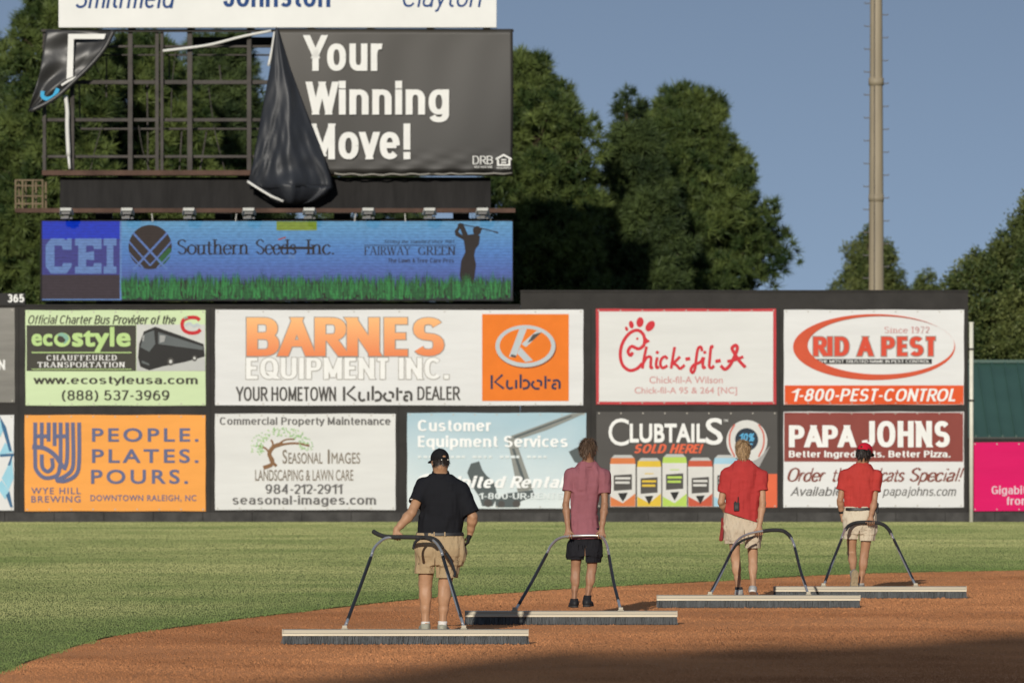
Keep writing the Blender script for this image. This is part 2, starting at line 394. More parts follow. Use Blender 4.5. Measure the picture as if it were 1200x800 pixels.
# broad-pen letters: width, strokes ('l' straight, 'c' curve); baseline 0, capitals 1, small letters 0.64
GLY = {
 'S': (.55, [('c',(.5,.82),(.3,.98),(.08,.85),(.08,.66),(.28,.52),(.48,.36),(.46,.12),(.25,.02),(.03,.18))]),
 'o': (.5, [('c',(.25,.64),(.05,.5),(.02,.32),(.07,.12),(.25,0),(.43,.12),(.48,.32),(.45,.5),(.25,.64))]),
 'u': (.52, [('l',(.08,.64),(.08,.2)),('c',(.08,.25),(.1,.05),(.25,.0),(.4,.12)),('l',(.42,.64),(.42,0))]),
 't': (.34, [('l',(.14,.85),(.14,.12)),('c',(.14,.15),(.2,.0),(.33,.06)),('l',(.0,.62),(.31,.62))]),
 'h': (.54, [('l',(.09,1),(.09,0)),('c',(.09,.45),(.25,.64),(.4,.58),(.43,.4)),('l',(.43,.42),(.43,0))]),
 'e': (.45, [('c',(.05,.34),(.43,.36),(.4,.55),(.24,.64),(.07,.52),(.02,.3),(.1,.06),(.26,0),(.43,.14))]),
 'r': (.38, [('l',(.1,.64),(.1,0)),('c',(.1,.42),(.2,.62),(.36,.6))]),
 'n': (.54, [('l',(.09,.64),(.09,0)),('c',(.09,.45),(.25,.64),(.4,.58),(.43,.4)),('l',(.43,.42),(.43,0))]),
 'd': (.52, [('l',(.42,1),(.42,0)),('c',(.42,.52),(.25,.64),(.06,.5),(.02,.3),(.08,.08),(.24,0),(.42,.14))]),
 's': (.4, [('c',(.36,.52),(.22,.64),(.06,.55),(.08,.4),(.3,.28),(.36,.12),(.2,.0),(.02,.1))]),
 'I': (.24, [('l',(.12,1),(.12,0))]),
 'i': (.22, [('l',(.11,.64),(.11,0)),('c',(.11,.86),(.12,.9),(.11,.94))]),
 'c': (.44, [('c',(.42,.5),(.26,.64),(.08,.52),(.02,.3),(.1,.06),(.26,0),(.43,.14))]),
 '.': (.14, [('l',(.07,.0),(.07,.09))]),
 ',': (.14, [('l',(.09,.06),(.05,-.12))]),
 'F': (.52, [('l',(.1,1),(.1,0)),('l',(.1,.97),(.5,.97)),('l',(.1,.52),(.4,.52)),('l',(.5,.98),(.5,.78))]),
 'A': (.7, [('l',(.05,0),(.35,1)),('l',(.35,1),(.65,0)),('l',(.17,.36),(.53,.36))]),
 'R': (.62, [('l',(.1,1),(.1,0)),('c',(.1,.97),(.38,.97),(.5,.74),(.38,.52),(.1,.5)),('l',(.3,.5),(.6,0))]),
 'W': (.95, [('l',(.05,1),(.27,0)),('l',(.27,0),(.48,1)),('l',(.48,1),(.68,0)),('l',(.68,0),(.9,1))]),
 'Y': (.66, [('l',(.05,1),(.33,.45)),('l',(.33,.45),(.6,1)),('l',(.33,.47),(.33,0))]),
 'G': (.66, [('c',(.58,.8),(.38,.98),(.12,.85),(.03,.5),(.12,.12),(.36,.02),(.56,.14)),('l',(.57,.42),(.57,.05))]),
 'E': (.54, [('l',(.1,1),(.1,0)),('l',(.1,.97),(.5,.97)),('l',(.1,.52),(.4,.52)),('l',(.1,.03),(.52,.03)),('l',(.5,.98),(.5,.8)),('l',(.52,.0),(.52,.2))]),
 'N': (.68, [('l',(.1,1),(.1,0)),('l',(.1,1),(.58,0)),('l',(.58,1),(.58,0))]),
 'C': (.6, [('c',(.56,.8),(.38,.98),(.12,.85),(.03,.5),(.12,.12),(.36,.02),(.57,.18))]),
 'H': (.68, [('l',(.1,1),(.1,0)),('l',(.58,1),(.58,0)),('l',(.1,.52),(.58,.52))]),
 'U': (.64, [('l',(.1,1),(.1,.3)),('c',(.1,.35),(.16,.06),(.35,.0),(.52,.08),(.56,.35)),('l',(.56,1),(.56,.3))]),
 'D': (.64, [('l',(.1,1),(.1,0)),('c',(.1,.97),(.4,.95),(.58,.72),(.58,.3),(.4,.05),(.1,.03))]),
 'T': (.6, [('l',(.3,1),(.3,0)),('l',(.03,.97),(.57,.97)),('l',(.03,.98),(.03,.78)),('l',(.57,.98),(.57,.78))]),
 'P': (.56, [('l',(.1,1),(.1,0)),('c',(.1,.97),(.42,.96),(.52,.72),(.4,.48),(.1,.46))]),
 'O': (.68, [('c',(.34,.99),(.1,.84),(.03,.5),(.1,.14),(.34,.01),(.58,.14),(.65,.5),(.58,.84),(.34,.99))]),
 'M': (.82, [('l',(.1,0),(.1,1)),('l',(.1,1),(.41,.1)),('l',(.41,.1),(.72,1)),('l',(.72,1),(.72,0))]),
 'a': (.46, [('c',(.06,.52),(.2,.64),(.36,.58),(.38,.4)),('l',(.38,.44),(.38,0)),('c',(.38,.36),(.12,.3),(.04,.14),(.14,0),(.38,.12))]),
 'p': (.52, [('l',(.09,.64),(.09,-.3)),('c',(.09,.5),(.25,.64),(.43,.5),(.47,.32),(.42,.1),(.26,0),(.09,.12))]),
 'l': (.22, [('l',(.11,1),(.11,0))]),
 'm': (.82, [('l',(.09,.64),(.09,0)),('c',(.09,.45),(.22,.64),(.36,.58),(.39,.4)),('l',(.39,.42),(.39,0)),('c',(.39,.45),(.55,.64),(.67,.58),(.71,.4)),('l',(.71,.42),(.71,0))]),
 '!': (.18, [('l',(.1,1),(.08,.28)),('l',(.08,.0),(.08,.1))]),
 '1': (.34, [('l',(.2,1),(.2,0)),('l',(.04,.82),(.2,1))]),
 '9': (.5, [('c',(.45,.7),(.25,.98),(.06,.72),(.22,.45),(.44,.66),(.44,.35),(.3,.05),(.08,.06))]),
 '7': (.48, [('l',(.04,.97),(.46,.97)),('l',(.46,.97),(.18,0))]),
 '2': (.48, [('c',(.05,.74),(.2,.98),(.42,.86),(.38,.55),(.05,.04)),('l',(.05,.04),(.46,.04))]),
}
# ================================================================== THE SETTING
EDGE = [(-5.2,25),(-5.0,40),(-4.62,50),(-4.42,54.2),(-4.32,57.4),(-4.12,61.2),(-3.86,63.5),(-3.52,65),(-3.0,67.6),(-2.38,70.1),(-1.74,72.7),(-1.02,75.1),
        (0,77.4),(.645,79),(2.82,82.9),(4.7,86.2),(7.2,88.2),(10,90),(14,91.5),(20,91.5),(30,90)]
_ec = catmull([(a, b) for a, b in EDGE], 6)
EX = np.array([p[0] for p in _ec]); EY = np.array([p[1] for p in _ec])
def edge_y(x): return np.interp(x, EX, EY)

m_ground = mat('dry_ground', (.13, .11, .07), .95, .1, noise=(.05, .3))
g = link('ground', mesh('ground', [(-3000,-400,-.05),(3000,-400,-.05),(3000,4500,-.05),(-3000,4500,-.05)], [(0,1,2,3)]), m_ground)
tag(g, kind='structure')

# infield dirt: one sheet up to the curved grass line
m_dirt = mat('infield_clay', (.57, .245, .102), .95, .12, noise=(.55, .14, 8), bump=(60, .9, .02))
v, f = [], []
for x, y in zip(EX, EY):
    v += [(x, -10, 0), (x, y, 0)]
for i in range(len(EX)-1):
    f.append((2*i, 2*i+2, 2*i+3, 2*i+1))
# the small strip left of the arc start is grass, so the sheet starts at the arc
tag(link('infield_dirt', mesh('infield_dirt', v, f), m_dirt), kind='structure')

def vnoise(x, y, seed):
    r = np.random.default_rng(seed).random((256, 256))
    xi, yi = np.floor(x).astype(int), np.floor(y).astype(int); fx, fy = x-xi, y-yi
    fx, fy = fx*fx*(3-2*fx), fy*fy*(3-2*fy)
    g = lambda a, b: r[a % 256, b % 256]
    return (g(xi, yi)*(1-fx)+g(xi+1, yi)*fx)*(1-fy)+(g(xi, yi+1)*(1-fx)+g(xi+1, yi+1)*fx)*fy-.5

# crumbs of clay lying on the raked dirt
def clods(n):
    y = np.sqrt(rng.uniform(46**2, 91**2, n)); x = rng.uniform(-.105, .105, n)*y
    ok = (y < edge_y(x)-.05) & (x > np.interp(y, EY[:80], EX[:80])+.03)
    x, y = x[ok], y[ok]; n = len(x)
    # raking leaves bands of coarser and finer crumbs
    band = np.clip(.5+1.1*vnoise(x*.25+7, y*.45, 5)+.9*vnoise(x*.9, y*1.2, 6), 0, 1)
    s = rng.gamma(3.2, .0018, n)*(.65+.6*band)
    s = np.clip(s, .002, .024)
    a = rng.uniform(0, 6.28, n)
    V = np.empty((n, 4, 3))
    for k in range(3):
        V[:, k, 0] = x+s*1.0*np.cos(a+k*2.094); V[:, k, 1] = y+s*1.0*np.sin(a+k*2.094); V[:, k, 2] = -.001
    V[:, 3, 0] = x+rng.normal(0, .3, n)*s; V[:, 3, 1] = y+rng.normal(0, .3, n)*s; V[:, 3, 2] = s*rng.uniform(.7, 1.3, n)
    b = np.arange(n)[:, None]*4
    Fc = np.concatenate([b+np.array([[0,1,3]]), b+np.array([[1,2,3]]), b+np.array([[2,0,3]])])
    t = np.repeat(np.clip(.40+1.2*vnoise(x*.3, y*.42, 8)+.8*vnoise(x*1.3, y*1.1, 9)+rng.normal(0, .13, n), 0, 1), 4)
    return np_mesh('dirt_crumbs', V.reshape(-1, 3), Fc, t)
m_clod = mat('clay_crumbs', (.64, .275, .116), .95, .08, tint=(.42, .172, .072), noise=(.55, .14, 8))
tag(link('dirt_crumbs', clods(1200000), m_clod), kind='stuff', label='loose crumbs of raked orange clay over the infield', cat='dirt')

# grass sheet and blades
m_turf = mat('turf_soil', (.15, .18, .06), .95, .1, noise=(.6, .3, 6), bump=(80, 1, .02))
v, f = [], []
xs = np.concatenate([np.linspace(-70, -5.3, 20), EX, np.linspace(31, 70, 10)])
for x in xs:
    yy = 20 if x < EX[0] else float(edge_y(x))
    v += [(x, yy, .012), (x, 175, .012)]
for i in range(len(xs)-1): f.append((2*i, 2*i+2, 2*i+3, 2*i+1))
n0 = len(v)
for x, y in zip(EX, EY): v += [(x, y, .012), (x, y, -.01)]
for i in range(len(EX)-1): f.append((n0+2*i, n0+2*i+1, n0+2*i+3, n0+2*i+2))
tag(link('outfield_grass', mesh('outfield_grass', v, f), m_turf), kind='structure')

def blades(n):
    y = np.sqrt(rng.uniform(44**2, 124.9**2, n)); x = rng.uniform(-.122, .122, n)*y
    left = np.interp(y, EY[:80], EX[:80])
    ok = (y > edge_y(x)-.06-.55*vnoise(x*2.6, y*.4, 12)-.35*vnoise(x*7, y*.8, 13)-rng.normal(0, .05, n)) | ((y < 70) & (x < left+.03+.22*vnoise(x*5, y*1.3, 14)+rng.normal(0, .03, n)))
    x, y = x[ok], y[ok]; n = len(x)
    dist = np.minimum(np.abs(y-edge_y(x)), np.abs(x-np.interp(y, EY[:80], EX[:80]))*3.0)
    dist = np.where(y > 70, y-edge_y(x), dist)
    h = rng.uniform(.007, .015, n)*np.where(dist < .4, 1.25, 1)
    w = rng.uniform(.003, .0066, n)*(.6+.006*y)
    a = rng.uniform(0, 6.28, n)
    lean = rng.uniform(0, .8, n)*h; la = rng.uniform(0, 6.28, n)
    V = np.empty((n, 3, 3))
    V[:, 0] = np.stack([x-w*np.cos(a), y-w*np.sin(a), np.full(n, .008)], 1)
    V[:, 1] = np.stack([x+w*np.cos(a), y+w*np.sin(a), np.full(n, .008)], 1)
    V[:, 2] = np.stack([x+lean*np.cos(la), y+lean*np.sin(la), .01+h], 1)
    # drier away from the watered collar, in patches
    patch = .75*vnoise(x*.16, y*.16, 1)+.7*vnoise(x*.5, y*.55, 2)+.55*vnoise(x*1.3, y*1.6, 3)+.3*vnoise(x*4, y*4, 4)
    dry = 1-np.exp(-((dist+1.0)/7.0)**1.2)
    t = np.clip(dry*.66+patch*(.16+.55*dry)+rng.normal(0, .09, n), 0, 1)
    return np_mesh('grass_blades', V.reshape(-1, 3), np.arange(n*3).reshape(-1, 3), np.repeat(t, 3))
m_blade = mat('grass_blade', (.135, .195, .06), .8, .08, tint=(.40, .40, .175))
tag(link('grass_blades', blades(2150000), m_blade), kind='stuff', label='short mown outfield grass, drier and yellower towards the wall', cat='grass')

# ------------------------------------------------------------------ outfield wall
WD = 125.0
def wx(px): return (px-600)*WD/F
def wz(py): return CAM_H+(HZ-py)*WD/F
m_wall = mat('wall_padding', (.037, .0345, .032), .85, .1, noise=(2.2, .22, 8), bump=(14, .25, .01))
m_wall2 = mat('wall_cap', (.030, .028, .026), .8, .1, noise=(4, .2))
m_seam = mat('wall_seam', (.02, .019, .018), .8, .2)
wall = thing('outfield_wall', 'tall charcoal outfield wall with a raised right section carrying the advertising banners', 'wall', (0, WD, 0))
def wpart(name, px0, px1, py0, py1, m, y0=0, y1=.25, bevel=0):
    return MB().box(wx(px0), wx(px1), y0, y1, wz(py1) if py1 else -.04, wz(py0)).build(name, m, wall, bevel=bevel)
wpart('wall_section', -900, 609.6, 359, None, m_wall)
wpart('wall_section', 610, 1134.5, 342, None, m_wall)
wpart('wall_section', 1135, 2200, 516, None, m_wall)
wpart('wall_cap', -900, 609.4, 356.6, 359.2, m_wall2, -.02, .27)
wpart('wall_cap', 609.6, 1135.4, 339.8, 342.2, m_wall2, -.02, .27)
wpart('wall_cap', 1135.6, 2200, 513.6, 516.2, m_wall2, -.02, .27)
m_pad = mat('ground_pad', (.056, .053, .050), .85, .1, noise=(3.0, .45, 9), bump=(20, .3, .01))
pb = MB()
x = -400
while x < 1500:
    pb.box(wx(x), wx(x+57.4), -.035, -.001, -.03, wz(600.2)); x += 58
pb.build('foot_padding', m_pad, wall)
sb = MB()
for px in (22, 246.5, 467, 692.5, 913.5, 1133):
    sb.box(wx(px)-.008, wx(px)+.008, -.004, .0, wz(600), wz(361))
sb.build('seam', m_seam, wall)

# ------------------------------------------------------------------ colours of print
def vinyl(name, c, a=.07): return mat(name, c, .6, .1, noise=(1.1, a, 7), bump=(2.2, .22, .03), stretch=(.35, 1, 2.6))
def ink(name, c): return mat(name, c, .6, .08, noise=(2.5, .06, 4))
V_WHITE = vinyl('white_vinyl', (.61, .605, .59)); V_CREAM = vinyl('cream_vinyl', (.59, .585, .56))
I_WHITE = ink('white_print', (.70, .69, .66)); I_BLACK = ink('black_print', (.03, .029, .028)); I_DKGREY = ink('dark_grey_print', (.075, .07, .065))
I_ORANGE = ink('orange_print', (.66, .185, .035)); I_NAVY = ink('navy_print', (.035, .04, .075)); I_RED = ink('red_print', (.46, .03, .035))

BN = 'advertising banners on the outfield wall'
def banner(label, x0, x1, y0, y1, m, border=None, grom=True):
    root = thing('advertising_banner', label, 'banner', (wx((x0+x1)/2), WD-.004, wz((y0+y1)/2)), BN)
    W, H = wx(x1)-wx(x0), wz(y0)-wz(y1)
    nx, nz = 28, 14
    vv, ff = [], []
    ph = random.uniform(0, 6)
    for side, yb in ((0, -.026), (1, -.002)):
        for j in range(nz+1):
            for i in range(nx+1):
                u, w = i/nx, j/nz
                e = min(1, 8*min(u, 1-u, w, 1-w)) if side == 0 else 0
                yy = yb + e*.005*math.sin(7*u+ph+3*w)*math.sin(9*w+ph)
                xx = (u-.5)*W + (.003*math.sin(w*11+ph) if i in (0, nx) else 0)
                zz = (w-.5)*H + (.004*math.sin(u*13+ph*2)*(1 if j else .8) if j in (0, nz) else 0)
                vv.append((xx, yy, zz))
    N = (nx+1)*(nz+1)
    for j in range(nz):
        for i in range(nx):
            a = j*(nx+1)+i
            ff.append((a, a+1, a+nx+2, a+nx+1)); ff.append((N+a, N+a+nx+1, N+a+nx+2, N+a+1))
    rim = [i for i in range(nx+1)] + [j*(nx+1)+nx for j in range(1, nz+1)] + [nz*(nx+1)+i for i in range(nx-1, -1, -1)] + [j*(nx+1) for j in range(nz-1, 0, -1)]
    for k in range(len(rim)):
        a, b = rim[k], rim[(k+1) % len(rim)]
        ff.append((b, a, N+a, N+b))
    link('sheet', mesh('sheet', vv, ff), m, root)
    B = Board(root, WD-.034)
    if grom:
        gl = []
        for k in range(9):
            gx = x0+3+(x1-x0-6)*k/8
            gl += [B.ell(gx, y0+2, .9, .9, 8), B.ell(gx, y1-2, .9, .9, 8)]
        B.polys('grommets', gl, mat('brass_eyelet', (.35, .32, .27), .4, .5), 1)
    return B

# ---- orange brewery banner
m = vinyl('orange_vinyl', (.72, .305, .068)); c = ink('slate_blue_print', (.115, .125, .21))
B = banner('orange banner with slate blue woven monogram and the words people plates pours', 29, 241, 486, 598.5, m)
def lg(pts): return [(29+ (x-83)/2.858, 486+(y-416)/2.858) for x, y in pts]
w = 4.6
B.strokes('monogram', [(lg([(118,441),(118,560),(122,600),(150,626),(190,618),(200,590),(203,560),(203,441)]), w),
    (lg([(140,441),(140,520)]), w), (lg([(163,441),(163,505)]), w), (lg([(183,441),(183,520)]), w),
    (lg([(108,522),(150,528),(185,552),(212,592)]), w*1.15), (lg([(140,548),(142,590),(160,605),(176,590),(174,560)]), w),
    (lg([(225,441),(225,560),(215,600)]), w), (lg([(244,441),(246,560),(240,600),(215,622),(185,634)]), w), (lg([(265,441),(265,570),(255,615),(220,636),(190,636)]), w),
    (lg([(118,487),(163,487)]), w), (lg([(183,487),(225,487)]), w)], c, 1)
B.text('PEOPLE.', 107.8, 232.7, 501.3, 517.4, c, bold=.018, space=1.25, gill=True); B.text('PLATES.', 107.8, 232.7, 525.8, 542.2, c, bold=.018, space=1.25, gill=True)
B.text('POURS.', 106.7, 220.4, 549.8, 566.7, c, bold=.018, space=1.25, gill=True)
B.text('WYE HILL', 36.7, 94.5, 571, 578.6, c, bold=.01, space=1.2, gill=True); B.text('BREWING', 36.7, 94.5, 580.7, 588.4, c, bold=.01, space=1.2, gill=True)
B.text('DOWNTOWN RALEIGH, NC', 106, 230, 579.6, 587.8, c, bold=.012, space=1.1, gill=True)

# ---- green charter bus banner
m = vinyl('pale_green_vinyl', (.50, .60, .36)); dk = ink('umber_print', (.055, .052, .042)); lime = ink('lime_print', (.40, .55, .22))
B = banner('pale green banner for a charter coach with a dark bus picture at its right', 30, 241, 363.5, 475, m)
B.text('Official Charter Bus Provider of the', 33, 206, 369, 379.5, dk, bold=.016, shear=.25)
B.rect('dark_panel', 31.2, 159.4, 381, 434.5, dk, 1)
B.text('ec', 37.0, 61.5, 391, 405.3, lime, bold=.03, gill=True); B.text('style', 84.5, 153, 383, 413, lime, bold=.03, gill=True)
B.polys('swirl_letter', [B.ell(72.8, 398, 9.6, 8.2)], lime, 2); B.polys('swirl_letter', [B.ell(72.6, 397, 5.6, 4.6)], dk, 2.4)
B.polys('swirl_letter', [[(66,393),(72,389.5),(79,392),(81,397),(77,402),(74,403.5),(77,398),(73,394)]], ink('teal_print', (.2, .36, .28)), 2.8)
B.rect('rule', 37, 154, 412.3, 413.5, lime, 2); B.rect('rule', 37, 154, 432.0, 432.9, lime, 2)
B.serif('CHAUFFEURED', 55, 136.5, 416, 422, I_WHITE, thick=.15, thin=.08, gap=.3); B.serif('TRANSPORTATION', 44.4, 146, 424.2, 430.2, I_WHITE, thick=.15, thin=.08, gap=.22)
B.rect('bus_picture', 160, 240.4, 380, 434.5, ink('pale_grey_print', (.5, .5, .47)), 1)
B.rect('bus_picture', 160, 240.4, 420, 434.3, ink('road_grey_print', (.42, .42, .40)), 1.3)
def zz(pts): return [(x/2.858, 340+y/2.858) for x, y in pts]
B.polys('bus_picture', [zz([(462,225),(466,180),(482,138),(520,122),(600,150),(682,180),(686,222),(620,240),(545,255),(500,268),(470,256)])], I_BLACK, 2)
gl = ink('bus_glass_print', (.11, .12, .12))
B.polys('bus_picture', [zz([(470,190),(484,146),(516,134),(520,180),(500,206)]), zz([(530,140),(680,188),(680,200),(530,180)]), zz([(475,235),(500,246),(500,252),(475,243)])], gl, 2.5)
B.polys('bus_picture', [zz([(535,150),(555,152),(550,172),(535,176)]), zz([(478,150),(484,150),(482,170),(476,170)])], ink('bus_glint_print', (.3, .3, .29)), 3)
B.polys('bus_picture', [B.ell(200, 423.5, 4, 4.6, 18), B.ell(228, 419.5, 3, 3.6, 18)], I_DKGREY, 3.2); B.polys('bus_picture', [B.ell(200, 423.5, 1.8, 2.2, 12), B.ell(228, 419.5, 1.4, 1.7, 12)], ink('pale_grey_print', (.5, .5, .47)), 3.6)
B.strokes('club_emblem', [([(234,375),(230,372.2),(222,372),(215,375),(213.5,381),(216,387),(223,390),(231,389.3),(235,386)], 4.2)], I_RED, 2)
B.strokes('club_emblem', [([(217,381),(222,378.5),(227,382),(231,380),(234,382.5)], 3.0)], ink('silver_print', (.42, .46, .47)), 3)
B.strokes('club_emblem', [([(216,374),(218,371.5),(220,373)], 1.5)], ink('teal_print', (.2, .36, .28)), 3)
B.text('www.ecostyleusa.com', 39, 231.6, 440.4, 451.6, dk, bold=.028, space=1.08); B.text('(888) 537-3969', 72.4, 198.4, 456.8, 470.6, dk, bold=.022, space=1.05)

# ---- farm equipment banner
B = banner('long white equipment dealer banner with big orange lettering and an orange square', 252.3, 683.5, 363, 474.8, V_WHITE)
mo = bpy.data.materials.new('orange_fade_print'); mo.use_nodes = True        # the printed letters run from pale to deep orange
n_, l_ = mo.node_tree.nodes, mo.node_tree.links
tc = n_.new('ShaderNodeTexCoord'); sp = n_.new('ShaderNodeSeparateXYZ'); mr = n_.new('ShaderNodeMapRange'); cr = n_.new('ShaderNodeMix'); cr.data_type = 'RGBA'
z0 = wz(417)-wz((363+474.8)/2); z1 = wz(372)-wz((363+474.8)/2)
mr.inputs[1].default_value = z0; mr.inputs[2].default_value = z1
cr.inputs[6].default_value = (.62, .14, .02, 1); cr.inputs[7].default_value = (.74, .36, .12, 1)
l_.new(tc.outputs['Object'], sp.inputs[0]); l_.new(sp.outputs[2], mr.inputs[0]); l_.new(mr.outputs[0], cr.inputs[0]); l_.new(cr.outputs[2], n_['Principled BSDF'].inputs[0])
n_['Principled BSDF'].inputs['Roughness'].default_value = .55
grey = ink('warm_grey_print', (.27, .25, .22)); greylt = ink('light_grey_print', (.36, .34, .31))
B.text('BARNES', 289, 520.5, 372, 417, mo, bold=.06, space=.98, outline=(grey, .016))
B.text('EQUIPMENT INC.', 288.3, 526, 418.9, 444, I_WHITE, bold=.05, space=1.0, outline=(grey, .02))
B.text('YOUR HOMETOWN', 276, 394.3, 453, 469.6, I_DKGREY, bold=.03)
B.text('DEALER', 489, 539.8, 452.6, 468.6, I_DKGREY, bold=.03)
B.rect('orange_square', 565, 666.5, 368, 469.6, ink('deep_orange_print', (.66, .165, .022)), 1)
def kub(x0, x1, y0, y1, w, m):
    W, H = x1-x0, y1-y0
    t = lambda pts: [(x0+a*W, y1-b*H) for a, b in pts]
    L = [([(.015,0),(.015,.95)], 0), ([(.17,.98),(.06,.48),(.19,.02)], 0), ([(.24,.62),(.235,.2),(.27,.03),(.32,.1)], 1), ([(.365,.62),(.365,.02)], 0),
         ([(.43,1),(.43,.05)], 0), ([(.46,.55),(.51,.6),(.55,.4),(.53,.1),(.46,.02)], 1), ([(.62,.55),(.59,.3),(.63,.05),(.70,.03)], 1), ([(.66,.6),(.72,.5),(.72,.2)], 1),
         ([(.785,.9),(.785,.02)], 0), ([(.81,.6),(.86,.6)], 0), ([(.89,.55),(.95,.6),(.985,.45),(.985,.02)], 1), ([(.94,.35),(.895,.3),(.89,.08),(.94,.03)], 1)]
    for c in (1, 0):
        B.strokes('maker_lettering', [(t(p), w) for p, k in L if k == c], m, 2.2+c*.3, curve=bool(c))
kub(402, 483, 452, 469.6, 2.9, I_DKGREY)
kub(575, 656.8, 438.5, 455.6, 2.7, I_NAVY)
silv = ink('silver_print', (.62, .62, .60)); shad = ink('orange_brown_print', (.2, .06, .02))
B.polys('maker_emblem', [B.ell(616.5, 407, 35.5, 24.5)], shad, 1.6); B.polys('maker_emblem', [B.ell(615.7, 405.4, 35.2, 24.6)], silv, 2)
B.polys('maker_emblem', [B.ell(615.7, 405.0, 30.2, 20.2)], ink('deep_orange_print', (.66, .165, .022)), 2.4)
def z7(pts): return [(460+x/2.858, 340+y/2.858) for x, y in pts]
B.polys('maker_emblem', [z7([(425,130),(450,128),(412,226),(390,222)]), z7([(447,190),(500,140),(482,136),(432,180)]), z7([(428,190),(470,235),(445,240),(418,212)])], silv, 2.8)
B.polys('maker_emblem', [z7([(470,148),(500,140),(470,168),(452,176)]), z7([(395,222),(412,226),(415,219),(398,214)])], I_DKGREY, 3.2)

# ---- chicken restaurant banner
red = ink('poppy_print', (.50, .035, .045)); rose = ink('rose_print', (.50, .25, .24))
B = banner('red bordered cream banner with a curly red handwritten restaurant logo', 698.5, 909.5, 361.8, 473.8, vinyl('red_vinyl', (.43, .05, .055)))
B.rect('cream_panel', 702, 906, 364.9, 470.4, V_CREAM, 1)
def z8(pts): return [(680+x/2.858, 340+y/2.858) for x, y in pts]
S = lambda pts, w=3.3: (z8(pts), w)
B.strokes('script_logo', [
  S([(176,208),(168,218),(160,205),(172,188),(196,196),(214,180),(212,150),(192,134),(165,144),(142,176),(134,215),(142,250),(165,268),(190,262),(208,244)], 3.8),
  S([(222,188),(214,225),(208,262)]), S([(209,248),(222,226),(236,224),(236,245),(236,259),(244,258)]), S([(258,224),(254,245),(256,259),(264,256)]),
  S([(292,230),(284,222),(272,230),(268,248),(276,260),(292,252)]), S([(316,190),(310,225),(304,262)]), S([(334,222),(318,238),(308,244),(322,250),(334,262),(350,250)]),
  S([(352,231),(368,228)], 4), S([(408,204),(404,190),(394,196),(388,230),(384,262),(376,276),(370,266),(380,250),(402,240),(412,224)]),
  S([(414,224),(410,245),(412,259),(420,256)]), S([(446,190),(438,190),(434,225),(432,254),(440,260),(448,252)]), S([(452,238),(470,235)], 4),
  S([(470,252),(484,264),(500,252),(516,222),(526,194),(520,184),(508,194),(518,214),(534,238),(553,258)], 3.8), S([(492,238),(520,232),(546,222)])], red, 2)
B.polys('script_logo', [B.ell(*z8([(258,208)])[0], 2, 2, 12), B.ell(*z8([(417,208)])[0], 2, 2, 12), z8([(219,158),(234,171),(219,180)]), B.ell(*z8([(191,162)])[0], 1.5, 1.5, 10)], red, 2.4)
def rel(cx, cy, rx, ry, a):
    c, s_ = math.cos(R(a)), math.sin(R(a))
    return [(680+(cx+x*c-y*s_)/2.858, 340+(cy+x*s_+y*c)/2.858) for x, y in B.ell(0, 0, rx, ry, 20)]
B.polys('script_logo', [rel(155,129,5,8,-25), rel(171,115,8,13,-12), rel(200,107,12,17,8), rel(234,120,13,20,38)], red, 2.4)
B.text('Chick-fil-A Wilson', 761, 847, 440.8, 449, rose, bold=.008, gill=True); B.text('Chick-fil-A 95 & 264 [NC]', 743.7, 863.7, 453.4, 463.2, rose, bold=.008, gill=True)

# ---- pest control banner
pr = ink('brick_red_print', (.52, .085, .04)); pro = ink('vermilion_print', (.60, .085, .025))
B = banner('white pest control banner with a red ring logo and a red telephone strip', 918.5, 1129.5, 363, 474, V_WHITE)
B.rect('telephone_strip', 919.6, 1129, 451.4, 473.6, pro, 1)
B.text('1-800-PEST-CONTROL', 927, 1119.5, 455.2, 470, I_WHITE, bold=.035, shear=.22, space=1.05)
cx, cy = 900+355/2.857, 340+190/2.857
o_ = B.ell(cx, cy, 95, 38.6, 64); i_ = B.ell(900+378/2.857, 340+184/2.857, 86, 34.2, 64)
B.polys('ring_logo', [[o_[k], o_[(k+1) % 64], i_[(k+1) % 64], i_[k]] for k in range(64)], pr, 1.5)
B.serif('Since 1972', 1036.5, 1089, 382.7, 390, rose, thick=.12, thin=.06)
B.text('RID A PEST', 953, 1096, 394.4, 417, ink('red_orange_print', (.55, .07, .04)), bold=.07, outline=(grey, .035), space=1.12)
B.rect('slogan_strip', 957, 1092, 420.4, 426.2, I_BLACK, 2)
B.text('THE MOST TRUSTED NAME IN PEST CONTROL', 959.5, 1089.5, 421.5, 425.1, I_WHITE, 2.6, bold=.01)

# ---- landscaping banner
B = banner('white landscaping banner with a small green leafed tree drawing', 252, 463.6, 484.5, 597, V_CREAM)
gy = ink('mid_grey_print', (.13, .125, .12)); tan = ink('tan_print', (.20, .17, .135))
B.text('Commercial Property Maintenance', 257.5, 457.6, 488.4, 499.5, gy, bold=.03)
def z6(pts): return [(240+x/2.858, 340+y/2.858) for x, y in pts]
br = ink('bark_print', (.21, .115, .06))
B.strokes('tree_drawing', [(z6([(196,594),(222,584),(226,568),(216,548),(230,524),(262,512)]), 4.6), (z6([(240,588),(222,570),(218,548)]), 3.6), (z6([(218,550),(205,530),(180,520)]), 2.2),
   (z6([(222,540),(228,515),(222,500)]), 2.2), (z6([(235,524),(270,514),(310,512),(350,520)]), 2.4), (z6([(240,518),(270,500),(300,498)]), 1.6)], br, 2)
lv = ink('leaf_green_print', (.27, .46, .20)); lv2 = ink('leaf_pale_print', (.38, .52, .28)); L1, L2 = [], []
